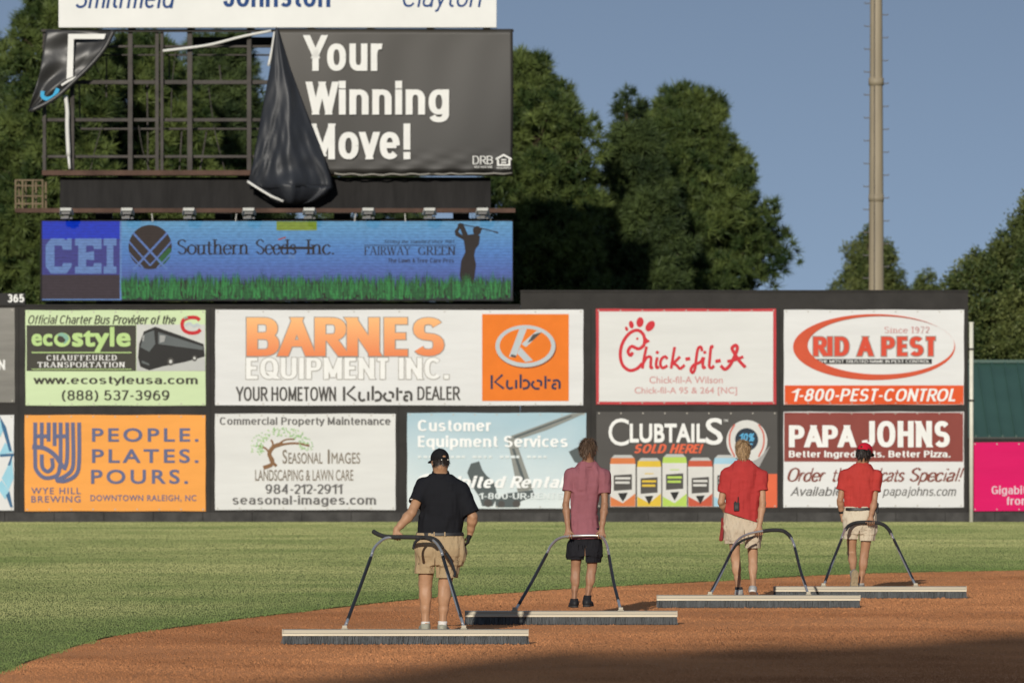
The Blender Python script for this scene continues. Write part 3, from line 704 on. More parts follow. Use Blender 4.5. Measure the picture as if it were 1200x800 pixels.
for k in range(150):
    a = random.uniform(150, 372); rr = random.uniform(.62, 1.05)
    x = 256+rr*100*math.cos(R(a)); y = 524+rr*62*math.sin(R(a))
    px, py = z6([(x, y)])[0]; an = random.uniform(0, 3.1)
    l_, w_ = random.uniform(1.1, 2.0), random.uniform(.6, .9)
    q = [(px+l_*math.cos(an), py+l_*math.sin(an)), (px-w_*math.sin(an), py+w_*math.cos(an)), (px-l_*math.cos(an), py-l_*math.sin(an)), (px+w_*math.sin(an), py-w_*math.cos(an))]
    (L1 if random.random() < .6 else L2).append(q)
B.polys('tree_drawing', L1, lv, 2.5, .00002); B.polys('tree_drawing', L2, lv2, 2.8, .00002)
B.text('S', 331, 336.5, 526.5, 543, tan, bold=.01, gill=True); B.text('EASONAL', 338, 378, 530, 543, tan, bold=.006, gill=True); B.text('I', 384, 386.4, 526.5, 543, tan, bold=.01, gill=True); B.text('MAGES', 388.5, 422, 530, 543, tan, bold=.006, gill=True)
B.text('LANDSCAPING & LAWN CARE', 299, 414, 550, 563, tan, bold=.008, gill=True)
B.text('984-212-2911', 311, 403, 567, 578.3, gy, bold=.03, space=1.08); B.text('seasonal-images.com', 272.5, 440.5, 580, 593.2, gy, bold=.03, space=1.04)

# ---- equipment rental banner with a sky picture
ms = bpy.data.materials.new('sky_picture_print'); ms.use_nodes = True
n_, l_ = ms.node_tree.nodes, ms.node_tree.links
tc = n_.new('ShaderNodeTexCoord'); sp = n_.new('ShaderNodeSeparateXYZ'); nz = n_.new('ShaderNodeTexNoise'); nz.inputs['Scale'].default_value = .9; nz.inputs['Detail'].default_value = 6
mr = n_.new('ShaderNodeMapRange'); mr.inputs[1].default_value = -1.1; mr.inputs[2].default_value = .9
ad = n_.new('ShaderNodeMath'); ad.operation = 'MULTIPLY_ADD'; ad.inputs[1].default_value = 1.1; cr = n_.new('ShaderNodeMix'); cr.data_type = 'RGBA'
cr.inputs[6].default_value = (.53, .58, .57, 1); cr.inputs[7].default_value = (.27, .40, .46, 1)
l_.new(tc.outputs['Object'], sp.inputs[0]); l_.new(tc.outputs['Object'], nz.inputs[0]); l_.new(nz.outputs[0], ad.inputs[0]); l_.new(sp.outputs[2], ad.inputs[2])
mr.inputs[1].default_value = -.3; mr.inputs[2].default_value = 1.4
l_.new(ad.outputs[0], mr.inputs[0]); l_.new(mr.outputs[0], cr.inputs[0]); l_.new(cr.outputs[2], n_['Principled BSDF'].inputs[0]); n_['Principled BSDF'].inputs['Roughness'].default_value = .5
B = banner('pale blue sky banner with a boom lift picture behind white lettering', 477.2, 687, 483.5, 595.5, ms)
bm = ink('machine_grey_print', (.22, .225, .205)); bd = ink('machine_dark_print', (.085, .10, .10))
B.polys('boom_lift_picture', [z7([(648,410),(600,412),(395,488),(408,504),(520,466)]), z7([(385,495),(410,495),(470,665),(420,680)])], bm, 1)
B.polys('boom_lift_picture', [z7([(400,530),(408,528),(446,640),(436,645)]), z7([(405,490),(600,418),(600,423),(408,496)])], bd, 1.4)
B.polys('boom_lift_picture', [z7([(250,610),(262,580),(290,572),(300,600),(315,620),(340,640),(352,690),(335,722),(300,722),(290,690),(270,660)]), z7([(345,700),(380,680),(470,668),(476,690),(430,705),(420,726),(345,726)]), z7([(590,540),(630,520),(650,540),(646,585),(610,575)])], bd, 1.6)
B.polys('boom_lift_picture', [B.ell(*z7([(320,712)])[0], 5, 4.6, 16), B.ell(*z7([(365,715)])[0], 4, 4, 16), B.ell(*z7([(415,714)])[0], 4.5, 4.3, 16)], I_DKGREY, 2)
wt = ink('bright_white_print', (.74, .74, .72))
B.text('Customer', 489.7, 575.5, 491.8, 505, wt, 3, bold=.045); B.text('Equipment Services', 489.7, 665.4, 510, 526.8, wt, 3, bold=.045)
B.strokes('fine_print', [([(489.7+k*6.4, 535), (489.7+k*6.4+random.uniform(3.4, 5.4), 535)], 3.0) for k in range(24) if k % 5 != 4], ink('faded_white_print', (.6, .64, .63)), 3, curve=False)
B.text('United Rentals', 526, 673, 557.2, 571.5, wt, 3, bold=.055, shear=.25)
B.strokes('round_emblem', [([(511,560),(502,556.5),(493,560),(489.5,567),(493,574),(502,577),(511,573)], 4)], wt, 3)
B.text('1-800-UR-RENTS', 560, 660, 577.2, 584.4, ink('faded_white_print', (.6, .64, .63)), 3, bold=.03)

# ---- drinks banner
B = banner('dark grey drinks banner showing five bright cans and a baseball', 699, 911, 482, 594.6, vinyl('charcoal_vinyl', (.075, .07, .065)))
B.text('C', 713, 737, 490, 522, I_WHITE, 2, bold=.0, gill=True); B.text('LUBTAIL', 738, 827, 496, 518.5, I_WHITE, 2, bold=.03, gill=True); B.text('S', 827, 847, 489.5, 521, I_WHITE, 2, bold=.01, gill=True)
B.text('TM', 848, 853, 491, 494, I_WHITE, 2)
B.text('SOLD HERE!', 743, 824.6, 520, 530.8, ink('coral_print', (.62, .12, .06)), bold=.06, shear=.3)
B.rect('coral_block', 891.7, 910.6, 555, 594.2, ink('coral_block_print', (.60, .12, .055)), 1)
B.polys('baseball_picture', [z8([(520,560),(560,580),(600,560),(636,520),(600,590),(560,604),(530,590)])], ink('swoosh_grey_print', (.3, .29, .28)), 1.2)
B.polys('baseball_picture', [B.ell(875.2, 516.5, 24, 24.5)], ink('ball_print', (.55, .54, .51)), 2); B.polys('baseball_picture', [B.ell(875, 514.8, 13.5, 13.5)], ink('deep_blue_print', (.03, .04, .055)), 2.5)
B.strokes('baseball_picture', [([(861,497),(855.5,508),(855.5,522),(861,535)], 1.8), ([(889,497),(894.6,508),(894.6,522),(889,535)], 1.8)], ink('stitch_print', (.5, .12, .09)), 2.6)
B.text('10%', 866, 884, 507.5, 517, ink('cyan_print', (.10, .36, .58)), 3, bold=.05, shear=.2); B.strokes('baseball_picture', [([(867,520.6),(882,520.0)], 1.6)], ink('cyan_print', (.10, .36, .58)), 3, curve=False)
cans = [(100,185,555,(.55,.17,.06)),(190,271,565,(.60,.41,.05)),(275,357,552,(.38,.52,.10)),(361,443,564,(.46,.09,.05)),(447,530,555,(.30,.48,.58))]
cw = ink('can_white_print', (.56, .545, .51))
for k, (a, b, t, c) in enumerate(cans):
    cc = mat('can_colour_print', c, .5, .3) if False else ink(['orange_can_print','yellow_can_print','lime_can_print','red_can_print','blue_can_print'][k], c)
    al = ink('can_lid_print', (.42, .42, .40))
    B.polys('can_picture', [z8([(a+6,t+4),(a+14,t-4),(b-14,t-4),(b-6,t+4),(b-1,t+28),(a+1,t+28)])], al, 1.5)
    B.polys('can_picture', [z8([(a+3,t+6),(b-3,t+6),(b,t+26),(a,t+26)])], cc, 2)
    B.polys('can_picture', [z8([(a,t+26),(b,t+26),(b,724),(a,724)])], cw, 2)
    B.polys('can_picture', [z8([(a+1,690),((a+b)/2,712),(b-1,680),(b-1,723),(a+1,723)])], cc, 2.3)
    B.polys('can_picture', [z8([(a+12,t+64),(b-12,t+60),(b-12,t+112),(a+12,t+116)])], I_DKGREY, 2.5)
    B.polys('can_picture', [z8([(a+26,t+124),(b-26,t+122),(b-34,t+140),((a+b)/2,t+152),(a+34,t+140)])], I_BLACK, 2.7)
    x0, y0 = z8([(a+17,t+74)])[0]; x1, y1 = z8([(b-17,t+104)])[0]
    B.strokes('can_picture', [([(x0, y0+j*5), (x1-j, y0+j*5)], 2.6) for j in (0, 1)]+[([(x0+3, y0-9), (x1-3, y0-9)], 1.0)], [cw, cc, cc, cw, cw][k] if k else cw, 3, curve=False)

# ---- pizza banner
mar = ink('maroon_print', (.215, .055, .045))
B = banner('maroon and white pizza banner with heavy white lettering on its top half', 918, 1129.4, 482.3, 594.2, V_WHITE)
B.rect('maroon_field', 919, 1128.6, 483.2, 540.6, mar, 1)
B.text('PAPA', 924.5, 1004, 498, 523.8, I_WHITE, bold=.07, space=1.0); B.text('JOHNS', 1010, 1113, 493, 523.8, I_WHITE, bold=.07, space=1.0)
B.text('Better Ingredients. Better Pizza.', 924.5, 1113.5, 527.6, 537.4, I_WHITE, bold=.045)
brn = ink('russet_print', (.19, .06, .045))
B.serif('Order', 922, 965, 548, 563.5, brn, slant=.28, thick=.17, thin=.085, gap=.03, ser=False); B.serif('the', 974, 996, 548, 563.5, brn, slant=.28, thick=.17, thin=.085, gap=.03, ser=False)
B.serif('Mudcats', 1001, 1058, 548, 563.5, brn, slant=.28, thick=.17, thin=.085, gap=.03, ser=False); B.serif('Special!', 1065, 1125.5, 548, 563.5, brn, slant=.28, thick=.17, thin=.085, gap=.03, ser=False)
B.text('Available at', 926, 1006, 570, 580.5, gy, bold=.01, shear=.22); B.text('papajohns.com', 1034, 1120.5, 570, 583, gy, bold=.01, shear=.22)

# ---- magenta banner at the right
B = banner('bright magenta banner at the right end of the wall, cut by the frame', 1139.5, 1352, 518, 598.5, vinyl('magenta_vinyl', (.55, .006, .10)))
B.text('Gigabit', 1162, 1202.5, 568.8, 581, ink('pale_pink_print', (.62, .42, .47)), bold=.035); B.text('from', 1180, 1206.5, 581.6, 591.2, ink('pale_pink_print', (.62, .42, .47)), bold=.035)

# ---- grey banner at the left edge
B = banner('grey fading banner at the left edge above the blue triangles, mostly out of frame', -194, 17.4, 361, 471.5, vinyl('ash_grey_vinyl', (.20, .19, .17), .3))
B.text('N', -2.5, 6.6, 421.5, 433.2, I_WHITE, bold=.045)
# ---- blue triangles banner at the left edge
B = banner('white banner of blue triangles at the left edge, mostly out of frame', -194, 16.4, 486, 597.6, V_WHITE)
tri, tri2 = [], []
for k in range(6):
    x = 16-36*k
    tri += [[(x-15.5,492),(x-10,499),(x-16,512),(x-27,500)], [(x,530),(x-10,518),(x-18,534),(x-8,531)], [(x-14,560),(x-2,536),(x,560),(x-6,574)], [(x-20,570),(x-14,562),(x-5,576),(x-10,585)]]
    tri2 += [[(x-17,486),(x-9,500),(x-2,528),(x-5,529),(x-13,503)], [(x,531),(x-16,532),(x-16,535),(x,534)], [(x-5,575),(x-1,594),(x-4,594),(x-9,580)], [(x-1,534),(x-4,545),(x-7,545),(x-3,534)]]
B.polys('triangle_pattern', tri, ink('sky_blue_print', (.27, .50, .60)), 1); B.polys('triangle_pattern', tri2, ink('ink_blue_print', (.045, .12, .22)), 1.6)

# ---- distance board on top of the wall
t = thing('distance_sign', 'small black distance board reading 365 on top of the left wall', 'sign', (wx(12), WD-.01, wz(351)))
MB().box(wx(-6)-wx(12), wx(29.6)-wx(12), -.03, .03, wz(358)-wz(351), wz(343.4)-wz(351)).build('board', I_BLACK, t, bevel=.006)
MB().box(wx(0)-wx(12), wx(3)-wx(12), .04, .1, wz(362)-wz(351), wz(346)-wz(351)).build('bracket', m_wall2, t)
Board(t, WD-.042).text('365', 9, 28.3, 344.6, 354.2, I_WHITE, 1, bold=.06)

# ---- pale pole beside the right end of the wall
t = thing('foul_line_post', 'thin cream post beside the right end of the charcoal wall', 'post', (wx(1137.8), WD-.12, 0))
MB().tube([(0,0,-.05),(0,0,wz(379))], .042, 12).build('pole', mat('cream_paint', (.62,.60,.50), .5, .4, noise=(6,.1)), t, True)
MB().tube([(0,0,wz(379)),(0,0,wz(377.4))], .05, 12).build('cap', mat('cream_paint', (.62,.60,.50)), t)
MB().box(-.06,.06,-.06,.118,wz(470),wz(468)).box(-.06,.06,-.06,.118,wz(410),wz(408)).build('clamp', m_wall2, t)
# ================================================================== SCOREBOARD behind the wall
SD = 131.0
def sx(px, d=SD): return (px-600)*d/F
def sz(py, d=SD): return CAM_H+(HZ-py)*d/F
m_steel = mat('weathered_steel', (.064, .057, .051), .8, .2, noise=(2.5, .35, 8))
m_rust = mat('rusty_steel', (.078, .046, .034), .85, .15, noise=(2.0, .45, 8))
m_dark = mat('dark_boarding', (.021, .020, .0195), .85, .12, noise=(1.6, .35, 8), bump=(6, .2, .02), stretch=(3, 1, .5))
sb_ = thing('scoreboard_frame', 'rusty steel scoreboard frame standing behind the left wall with an open lattice at its left', 'scoreboard', (sx(325), SD, 0))
ox = sx(325)
def beam(name, px0, px1, py0, py1, m, y0=.1, y1=.26):
    return MB().box(sx(px0)-ox, sx(px1)-ox, y0, y1, sz(py1), sz(py0)).build(name, m, sb_, bevel=.008)
for a, b in ((49.5, 53.5), (81.5, 86.5), (149.5, 155), (181.5, 185.8), (187.6, 191.2), (219, 225), (289, 294.3), (430, 436), (500, 506), (570, 576), (594, 599)):
    beam('upright', a, b, 36, 204, m_steel, .10, .22)
for a, b, x1, yy in ((34.5, 37.6, 602, .0), (52.5, 55.2, 600, .225), (61.8, 63.6, 600, .6), (93.4, 98.2, 600, .225), (138, 142, 600, .225), (148.2, 150.8, 600, .62), (181.4, 184.6, 600, .225)):
    beam('cross_beam', 48 if yy < .5 else 92, x1, a, b, m_steel, yy, yy+.12)
beam('sill_beam', 49, 601, 199.5, 205.6, m_rust, .0, .4)
beam('back_panel', 69, 575, 207, 246, m_dark, .3, .38)
beam('back_panel', 224, 330, 41, 51.5, m_dark, .8, .86)
# diagonal cables and thin ties seen through the lattice
cb = MB()
for a, b, c, d_ in ((122, 66, 122, 112), (170, 96, 171, 198), (196, 62, 196, 94), (232, 200, 240, 152), (211, 150, 208, 198), (255, 74, 257, 92), (90, 96, 91, 150)):
    cb.tube([(sx(a)-ox, .75, sz(b)), (sx(c)-ox, .75, sz(d_))], .018, 6)
for a, b, c, d_ in ((101, 38, 118, 92), (205, 52, 199, 140), (243, 100, 262, 198), (160, 142, 176, 204), (120, 138, 104, 199)):
    cb.tube(catmull([(sx(a)-ox, .5, sz(b)), (sx((a+c)/2-2)-ox, .5, sz((b+d_)/2+4)), (sx(c)-ox, .5, sz(d_))], 4), .010, 5)
cb.build('tie_rod', m_steel, sb_)
# catwalk along the foot of the big board
beam('catwalk_beam', 21, 604, 245.4, 250.6, m_rust, -.75, -.60)
MB().box(sx(21)-ox, sx(604)-ox, -.60, .3, sz(248.4), sz(246.6)).build('catwalk_floor', m_steel, sb_)
cg = MB()
for px in (21, 29, 41, 52.5):
    cg.tube([(sx(px)-ox, -.6, sz(248)), (sx(px)-ox, -.6, sz(212.5))], .022, 6); cg.tube([(sx(px)-ox, .3, sz(248)), (sx(px)-ox, .3, sz(212.5))], .022, 6)
for py in (212.5, 219, 231, 240):
    cg.tube([(sx(21)-ox, -.6, sz(py)), (sx(53)-ox, -.6, sz(py))], .018, 6); cg.tube([(sx(21)-ox, -.6, sz(py)), (sx(21)-ox, .3, sz(py))], .018, 6)
cg.build('cage_rail', mat('tan_steel', (.16, .12, .075), .8, .2, noise=(4, .3)), sb_)
rd = MB()
for px in (83, 180, 279, 418, 475, 574): rd.tube([(sx(px)-ox, -.68, sz(250)), (sx(px+random.uniform(-2, 1))-ox, -.66, sz(260.5))], .014, 6)
rd.build('hanger_rod', mat('galvanised_steel', (.42, .41, .38), .5, .4), sb_)
for px in (120, 260, 400, 540):
    MB().box(sx(px)-.17-ox, sx(px)+.17-ox, .45, .8, -.05, sz(207)).build('column', m_steel, sb_)
for a in (149.5, 219, 289, 360, 430, 500, 566):
    beam('upright', a, a+9, 31.5, 35.8, m_steel, .1, .3)
for py in (255.5, 353.5): beam('cross_beam', 52, 596, py, py+2.6, m_steel, .25, .4)

# ---- the screen
ld = thing('led_screen', 'long blue advertising screen with grass and a golfer silhouette below the lamps', 'screen', (sx(325), SD-.35, sz(306)))
MB().box(sx(48.6)-ox, sx(601.2)-ox, .0, .32, sz(353)-sz(306), sz(258.4)-sz(306)).build('cabinet', m_dark, ld)
def led(name, c, s_=1.0):
    m = bpy.data.materials.new(name); m.use_nodes = True; MATS[name] = m
    n, l = m.node_tree.nodes, m.node_tree.links; b = n['Principled BSDF']
    b.inputs['Base Color'].default_value = (.022, .018, .017, 1); b.inputs['Roughness'].default_value = .8; b.inputs['Specular IOR Level'].default_value = .15
    tc = n.new('ShaderNodeTexCoord'); nz = n.new('ShaderNodeTexNoise'); mp = n.new('ShaderNodeMapping')
    mp.inputs['Scale'].default_value = (6, 1, 16); l.new(tc.outputs['Object'], mp.inputs[0]); l.new(mp.outputs[0], nz.inputs[0]); nz.inputs['Scale'].default_value = 1.4; nz.inputs['Detail'].default_value = 8
    wv = n.new('ShaderNodeTexWave'); wv.bands_direction = 'Z'; wv.inputs['Scale'].default_value = 5.2; wv.inputs['Distortion'].default_value = .4
    l.new(tc.outputs['Object'], wv.inputs[0])
    ma = n.new('ShaderNodeMath'); ma.operation = 'MULTIPLY_ADD'; ma.inputs[1].default_value = .9; ma.inputs[2].default_value = .42; l.new(nz.outputs[0], ma.inputs[0])
    mb = n.new('ShaderNodeMath'); mb.operation = 'MULTIPLY_ADD'; mb.inputs[1].default_value = .22; l.new(wv.outputs[1], mb.inputs[0]); l.new(ma.outputs[0], mb.inputs[2])
    mc = n.new('ShaderNodeMath'); mc.operation = 'MULTIPLY'; mc.inputs[1].default_value = s_; l.new(mb.outputs[0], mc.inputs[0])
    l.new(mc.outputs[0], b.inputs['Emission Strength'])
    if isinstance(c, tuple): b.inputs['Emission Color'].default_value = (*c, 1)
    else:                                   # list of (height 0..1, colour): what the screen shows runs from blue to violet
        sp = n.new('ShaderNodeSeparateXYZ'); l.new(tc.outputs['Object'], sp.inputs[0])
        mr = n.new('ShaderNodeMapRange'); mr.inputs[1].default_value = sz(353)-sz(306); mr.inputs[2].default_value = sz(258)-sz(306); l.new(sp.outputs[2], mr.inputs[0])
        cr = n.new('ShaderNodeValToRGB'); el = cr.color_ramp.elements
        el[0].position, el[0].color = c[0][0], (*c[0][1], 1); el[1].position, el[1].color = c[-1][0], (*c[-1][1], 1)
        for p_, q in c[1:-1]: e = el.new(p_); e.color = (*q, 1)
        l.new(mr.outputs[0], cr.inputs[0]); l.new(cr.outputs[0], b.inputs['Emission Color'])
    return m
DL = SD-.352
class LB(Board): pass
B = LB(ld, DL)
B.rect('picture', 141, 600.4, 259.4, 351.6, led('screen_sky', [(0, (.015,.02,.02)), (.12, (.03,.05,.07)), (.35, (.058,.105,.31)), (.6, (.06,.165,.40)), (1, (.10,.27,.43))], 1.12), 1)
B.rect('picture', 49.4, 141, 259.4, 280, led('screen_deep_blue', (.004, .03, .42), 1), 1)
B.rect('picture', 49.4, 141, 280, 322, led('screen_violet', (.035, .04, .20), 1), 1); B.rect('picture', 49.4, 141, 322, 351.6, led('screen_off', (.03, .022, .03), 1), 1)
B.rect('picture_edge', 140.4, 142.6, 259.4, 351.6, led('screen_pale_blue', (.10, .20, .42), 1), 2); B.rect('picture_edge', 49.4, 141, 350.2, 351.6, led('screen_pale_blue', (.10, .20, .42), 1), 2)
cl = led('screen_letter_blue', (.11, .20, .42), 1)
def slab(t, x0, x1):   # slab-serif capitals as polygons
    y0, y1 = 279.5, 320.5; W = x1-x0; H = y1-y0
    q = lambda pl: [(x0+a*W, y1-b*H) for a, b in pl]
    if t == 'C': ps = [[(0,.2),(.2,0),(.2,1),(0,.8)], [(.2,.0),(.8,0),(1,.2),(1,.3),(.68,.3),(.62,.2),(.34,.2),(.34,.5),(.2,.5)], [(.2,.5),(.34,.5),(.34,.8),(.62,.8),(.66,.68),(1,.68),(1,1),(.84,1),(.8,.94),(.7,1),(.2,1)]]
    elif t == 'E': ps = [[(0,0),(1,0),(1,.3),(.72,.3),(.68,.2),(.0,.2)], [(.0,.8),(.68,.8),(.72,.7),(1,.7),(1,1),(0,1)], [(.12,.2),(.42,.2),(.42,.8),(.12,.8)], [(.42,.4),(.72,.38),(.72,.64),(.42,.6)]]
    else: ps = [[(0,0),(1,0),(1,.2),(0,.2)], [(0,.8),(1,.8),(1,1),(0,1)], [(.24,.2),(.76,.2),(.76,.8),(.24,.8)]]
    return [q(p) for p in ps]
B.polys('lettering', slab('C', 53.5, 84)+slab('E', 88, 119)+slab('I', 121.5, 136.5), cl, 2)
blk = led('screen_black', (.008, .007, .008), 1); skyl = led('screen_line_blue', (.09, .17, .40), 1); grn = led('screen_green', (.010, .085, .024), 1.1); grn2 = led('screen_bright_green', (.024, .19, .045), 1.1)
B.polys('seed_emblem', [B.ell(176, 289.5, 25.4, 26)], led('screen_brown', (.022, .016, .014), 1), 2)
B.polys('seed_emblem', [[(190,298),(198,290),(201,292),(199,302),(190,312),(184,306)]], grn, 2.5)
B.strokes('seed_emblem', [([(156,273),(170,288),(196,316)], 2.4), ([(196,273),(182,288),(156,316)], 2.4), ([(151,283),(164,298),(176,311)], 1.8), ([(201,283),(188,298),(176,311)], 1.8), ([(151,296),(160,306),(168,314)], 1.6), ([(201,296),(192,306),(184,314)], 1.6)], skyl, 3, curve=False)
B.serif('Southern', 208, 291, 280.5, 298, blk, thick=.13, thin=.06, gap=.06); B.serif('Seeds', 300, 347, 280.5, 298, blk, thick=.13, thin=.06, gap=.06); B.serif('Inc.', 359, 391.6, 280.5, 298, blk, thick=.13, thin=.06, gap=.06)
B.rect('picture_glitch', 326, 366, 289.2, 292.2, blk, 2.6); B.rect('picture_glitch', 324, 371.4, 259.6, 270, led('screen_olive', (.18, .25, .03), 1), 2)
B.strokes('picture_glitch', [([(326,281),(335,278)], 1.6)], led('screen_red', (.3, .05, .04), 1), 3); B.strokes('picture_glitch', [([(338,299),(346,303)], 2), ([(346,299),(338,303)], 2)], led('screen_pale_blue', (.10,.20,.42)), 3)
B.serif('FAIRWAY', 427, 481, 289, 298.8, blk, thick=.13, thin=.06, gap=.1); B.serif('GREEN', 490.5, 533.5, 289, 298.8, blk, thick=.13, thin=.06, gap=.1)
B.rect('rule', 427, 534, 287, 287.8, blk, 2); B.text('Setting the standard since 1981', 450, 533, 281, 286, blk, bold=.02, shear=.2); B.text('The Lawn & Tree Care Pros', 455, 532, 302.6, 307.8, blk, bold=.03)
def z4(pts): return [(300+x/3.636, 240+y/3.636) for x, y in pts]
dkb = led('screen_silhouette', (.012, .010, .009), 1)
B.polys('golfer_silhouette', [z4([(884,145),(905,128),(940,122),(955,135),(950,170),(935,190),(930,215),(938,255),(932,300),(926,365),(935,376),(908,376),(908,318),(902,318),(896,360),(900,376),(872,376),(884,352),(868,300),(874,240),(892,200),(888,170)]),
    z4([(886,148),(900,136),(884,92),(872,88),(868,96)]), z4([(940,140),(905,132),(886,88),(880,96),(896,132),(905,150)]), z4([(846,112),(866,84),(880,84),(884,94),(870,100),(862,116),(892,140),(888,152),(850,132)]),
    z4([(858,84),(870,77),(886,82),(882,96),(864,98)]), [z4([(942,108)])[0]] and B.ell(*z4([(942,110)])[0], 5.0, 5.4, 18), z4([(924,100),(950,94),(968,106),(930,110)])], dkb, 3)
B.strokes('golfer_silhouette', [(z4([(878,84),(950,98),(1030,118)]), 1.3)], dkb, 3.4); B.polys('golfer_silhouette', [z4([(1018,112),(1034,116),(1030,123),(1016,118)])], dkb, 3.5)
g1, g2, g3 = [], [], []
for k in range(3400):
    x = random.uniform(143, 598); tall = random.random()
    h = random.uniform(8, 36)*(.62+.5*math.sin(x*.21)**2*abs(math.sin(x*.083+1))); yb = 351-random.uniform(0, 1)*(22-h*.6)
    w_ = random.uniform(.5, 1.1); l_ = random.uniform(-2.5, 2.5)
    q = [(x-w_, yb), (x+w_, yb), (x+l_, max(yb-h, 308+random.uniform(0, 13)))]
    (g1 if tall < .4 else g2 if tall < .72 else g3).append(q)
B.polys('grass_picture', g3, blk, 1.4, .00002-.0); B.polys('grass_picture', g1, grn, 1.9, .00002); B.polys('grass_picture', g2, grn2, 2.4, .00002)

# ---- floodlights on the catwalk
lw = mat('lamp_white', (.46, .455, .41), .5, .4, noise=(8, .12)); lgs = mat('lamp_dark', (.05, .05, .05), .4, .5)
places = ['first floodlight from the left, beside the cage', 'second floodlight from the left under the open lattice', 'third floodlight from the left under the open lattice', 'floodlight just left of the hanging black flap', 'floodlight just under the foot of the hanging black flap', 'third floodlight from the right end of the catwalk', 'second floodlight from the right end of the catwalk', 'rightmost floodlight on the catwalk']
fl0 = None
for k, px in enumerate((77.5, 149, 221.5, 291.5, 362.5, 431.5, 503.5, 565.5)):
    loc = (sx(px, SD-1.0), SD-1.0, sz(250, SD-1.0))
    if fl0 is None:
        fl0 = thing('floodlight', '', 'floodlight', loc, 'floodlights along the scoreboard catwalk')
        parts = []
        hw = 8.2*(SD-1)/F
        v = [(-hw*.75,-.16,.07),(hw*.75,-.16,.07),(hw,.10,-.02),(-hw,.10,-.02),(-hw*.8,-.12,.13),(hw*.8,-.12,.13),(hw,.12,.07),(-hw,.12,.07)]
        link('housing', mesh('housing', [(x, y, z-.02) for x, y, z in v], [(0,3,2,1),(4,5,6,7),(0,1,5,4),(1,2,6,5),(2,3,7,6),(3,0,4,7)]), lw, fl0)
        MB().box(-hw*.6, hw*.6, -.1, .1, -.02, .03).build('lens', lgs, fl0)
        MB().box(-.05, .05, .0, .1, -.11, .02).box(-.12, .12, .1, .28, -.11, -.06).build('bracket', lgs, fl0)
        cur = fl0
    else:
        cur = fl0.copy(); COL.objects.link(cur); cur.location = loc
        for ch in [c for c in bpy.data.objects if c.parent == fl0]:
            c2 = ch.copy(); COL.objects.link(c2); c2.parent = cur
    cur['label'] = 'white '+places[k]

# ---- town board on top
BD = SD-.2
tb = thing('billboard', 'white board with blue town names at the top edge of the frame', 'billboard', (sx(325, BD), BD, sz(0, BD)))
MB().box(sx(68.6,BD)-sx(325,BD), sx(582,BD)-sx(325,BD), .0, .22, sz(32.6,BD)-sz(0,BD), sz(-95,BD)-sz(0,BD)).build('board', mat('white_board', (.66, .655, .62), .55, .15, noise=(.8, .06, 6)), tb, bevel=.01)
B = Board(tb, BD-.002)
nb = ink('royal_blue_print', (.02, .055, .17))
B.text('Smithfield', 88.5, 206.6, -17, 10, nb, 1, bold=.012, shear=.2); B.text('Johnston', 261.6, 387, -19, 8.6, nb, 1, bold=.04, space=1.05); B.text('Clayton', 472, 565, -18.5, 14.5, nb, 1, bold=.0, shear=.2)

# ---- torn vinyl poster
m_poster = bpy.data.materials.new('poster_black'); m_poster.use_nodes = True    # sheen put into the colour: slate grey top left to black lower right
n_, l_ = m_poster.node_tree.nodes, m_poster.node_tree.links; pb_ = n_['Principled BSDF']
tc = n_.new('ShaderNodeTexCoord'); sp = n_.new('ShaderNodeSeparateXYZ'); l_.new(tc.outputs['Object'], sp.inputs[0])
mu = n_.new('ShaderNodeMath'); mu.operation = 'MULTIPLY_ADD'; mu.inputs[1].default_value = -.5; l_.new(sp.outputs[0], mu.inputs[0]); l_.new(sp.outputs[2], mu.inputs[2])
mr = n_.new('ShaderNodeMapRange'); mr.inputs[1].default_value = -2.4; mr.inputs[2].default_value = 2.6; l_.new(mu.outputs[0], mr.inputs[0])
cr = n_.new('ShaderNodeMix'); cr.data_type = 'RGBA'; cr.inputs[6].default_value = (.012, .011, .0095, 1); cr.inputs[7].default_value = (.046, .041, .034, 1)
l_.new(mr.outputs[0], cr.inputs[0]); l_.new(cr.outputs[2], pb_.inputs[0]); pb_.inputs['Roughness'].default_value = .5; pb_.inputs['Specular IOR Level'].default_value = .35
m_flap = mat('vinyl_back', (.021, .023, .028), .50, .35, bump=(2.2, .25, .05))
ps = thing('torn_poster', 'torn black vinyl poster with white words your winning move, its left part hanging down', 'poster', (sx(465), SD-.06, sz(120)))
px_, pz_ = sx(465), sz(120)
def sheet(name, L, Rr, n, mcount, fold, m, parent, lx, lz, thick=.006):
    """cloth between a left and a right border (lists of photograph points), fold(u, v) pushes it towards the viewer"""
    Lc = np.array([L[0]] if len(L) == 1 else L, float); Rc = np.array(Rr, float)
    def along(c, t):
        if len(c) == 1: return np.repeat(c, len(t), 0)
        s = np.concatenate([[0], np.cumsum(np.linalg.norm(np.diff(c, axis=0), axis=1))]); s /= s[-1]
        return np.stack([np.interp(t, s, c[:,0]), np.interp(t, s, c[:,1])], 1)
    tv = np.linspace(0, 1, mcount+1); A, Bq = along(Lc, tv), along(Rc, tv)
    V = []
    for j, t in enumerate(tv):
        for i in range(n+1):
            u = i/n; p = A[j]*(1-u)+Bq[j]*u
            V.append((sx(p[0])-lx, -fold(u, t), sz(p[1])-lz))
    Fc = [(j*(n+1)+i, (j+1)*(n+1)+i, (j+1)*(n+1)+i+1, j*(n+1)+i+1) for j in range(mcount) for i in range(n)]
    o = link(name, mesh(name, V, Fc), m, parent, smooth=True)
    md = o.modifiers.new('thickness', 'SOLIDIFY'); md.thickness = thick; md.offset = 0
    return o
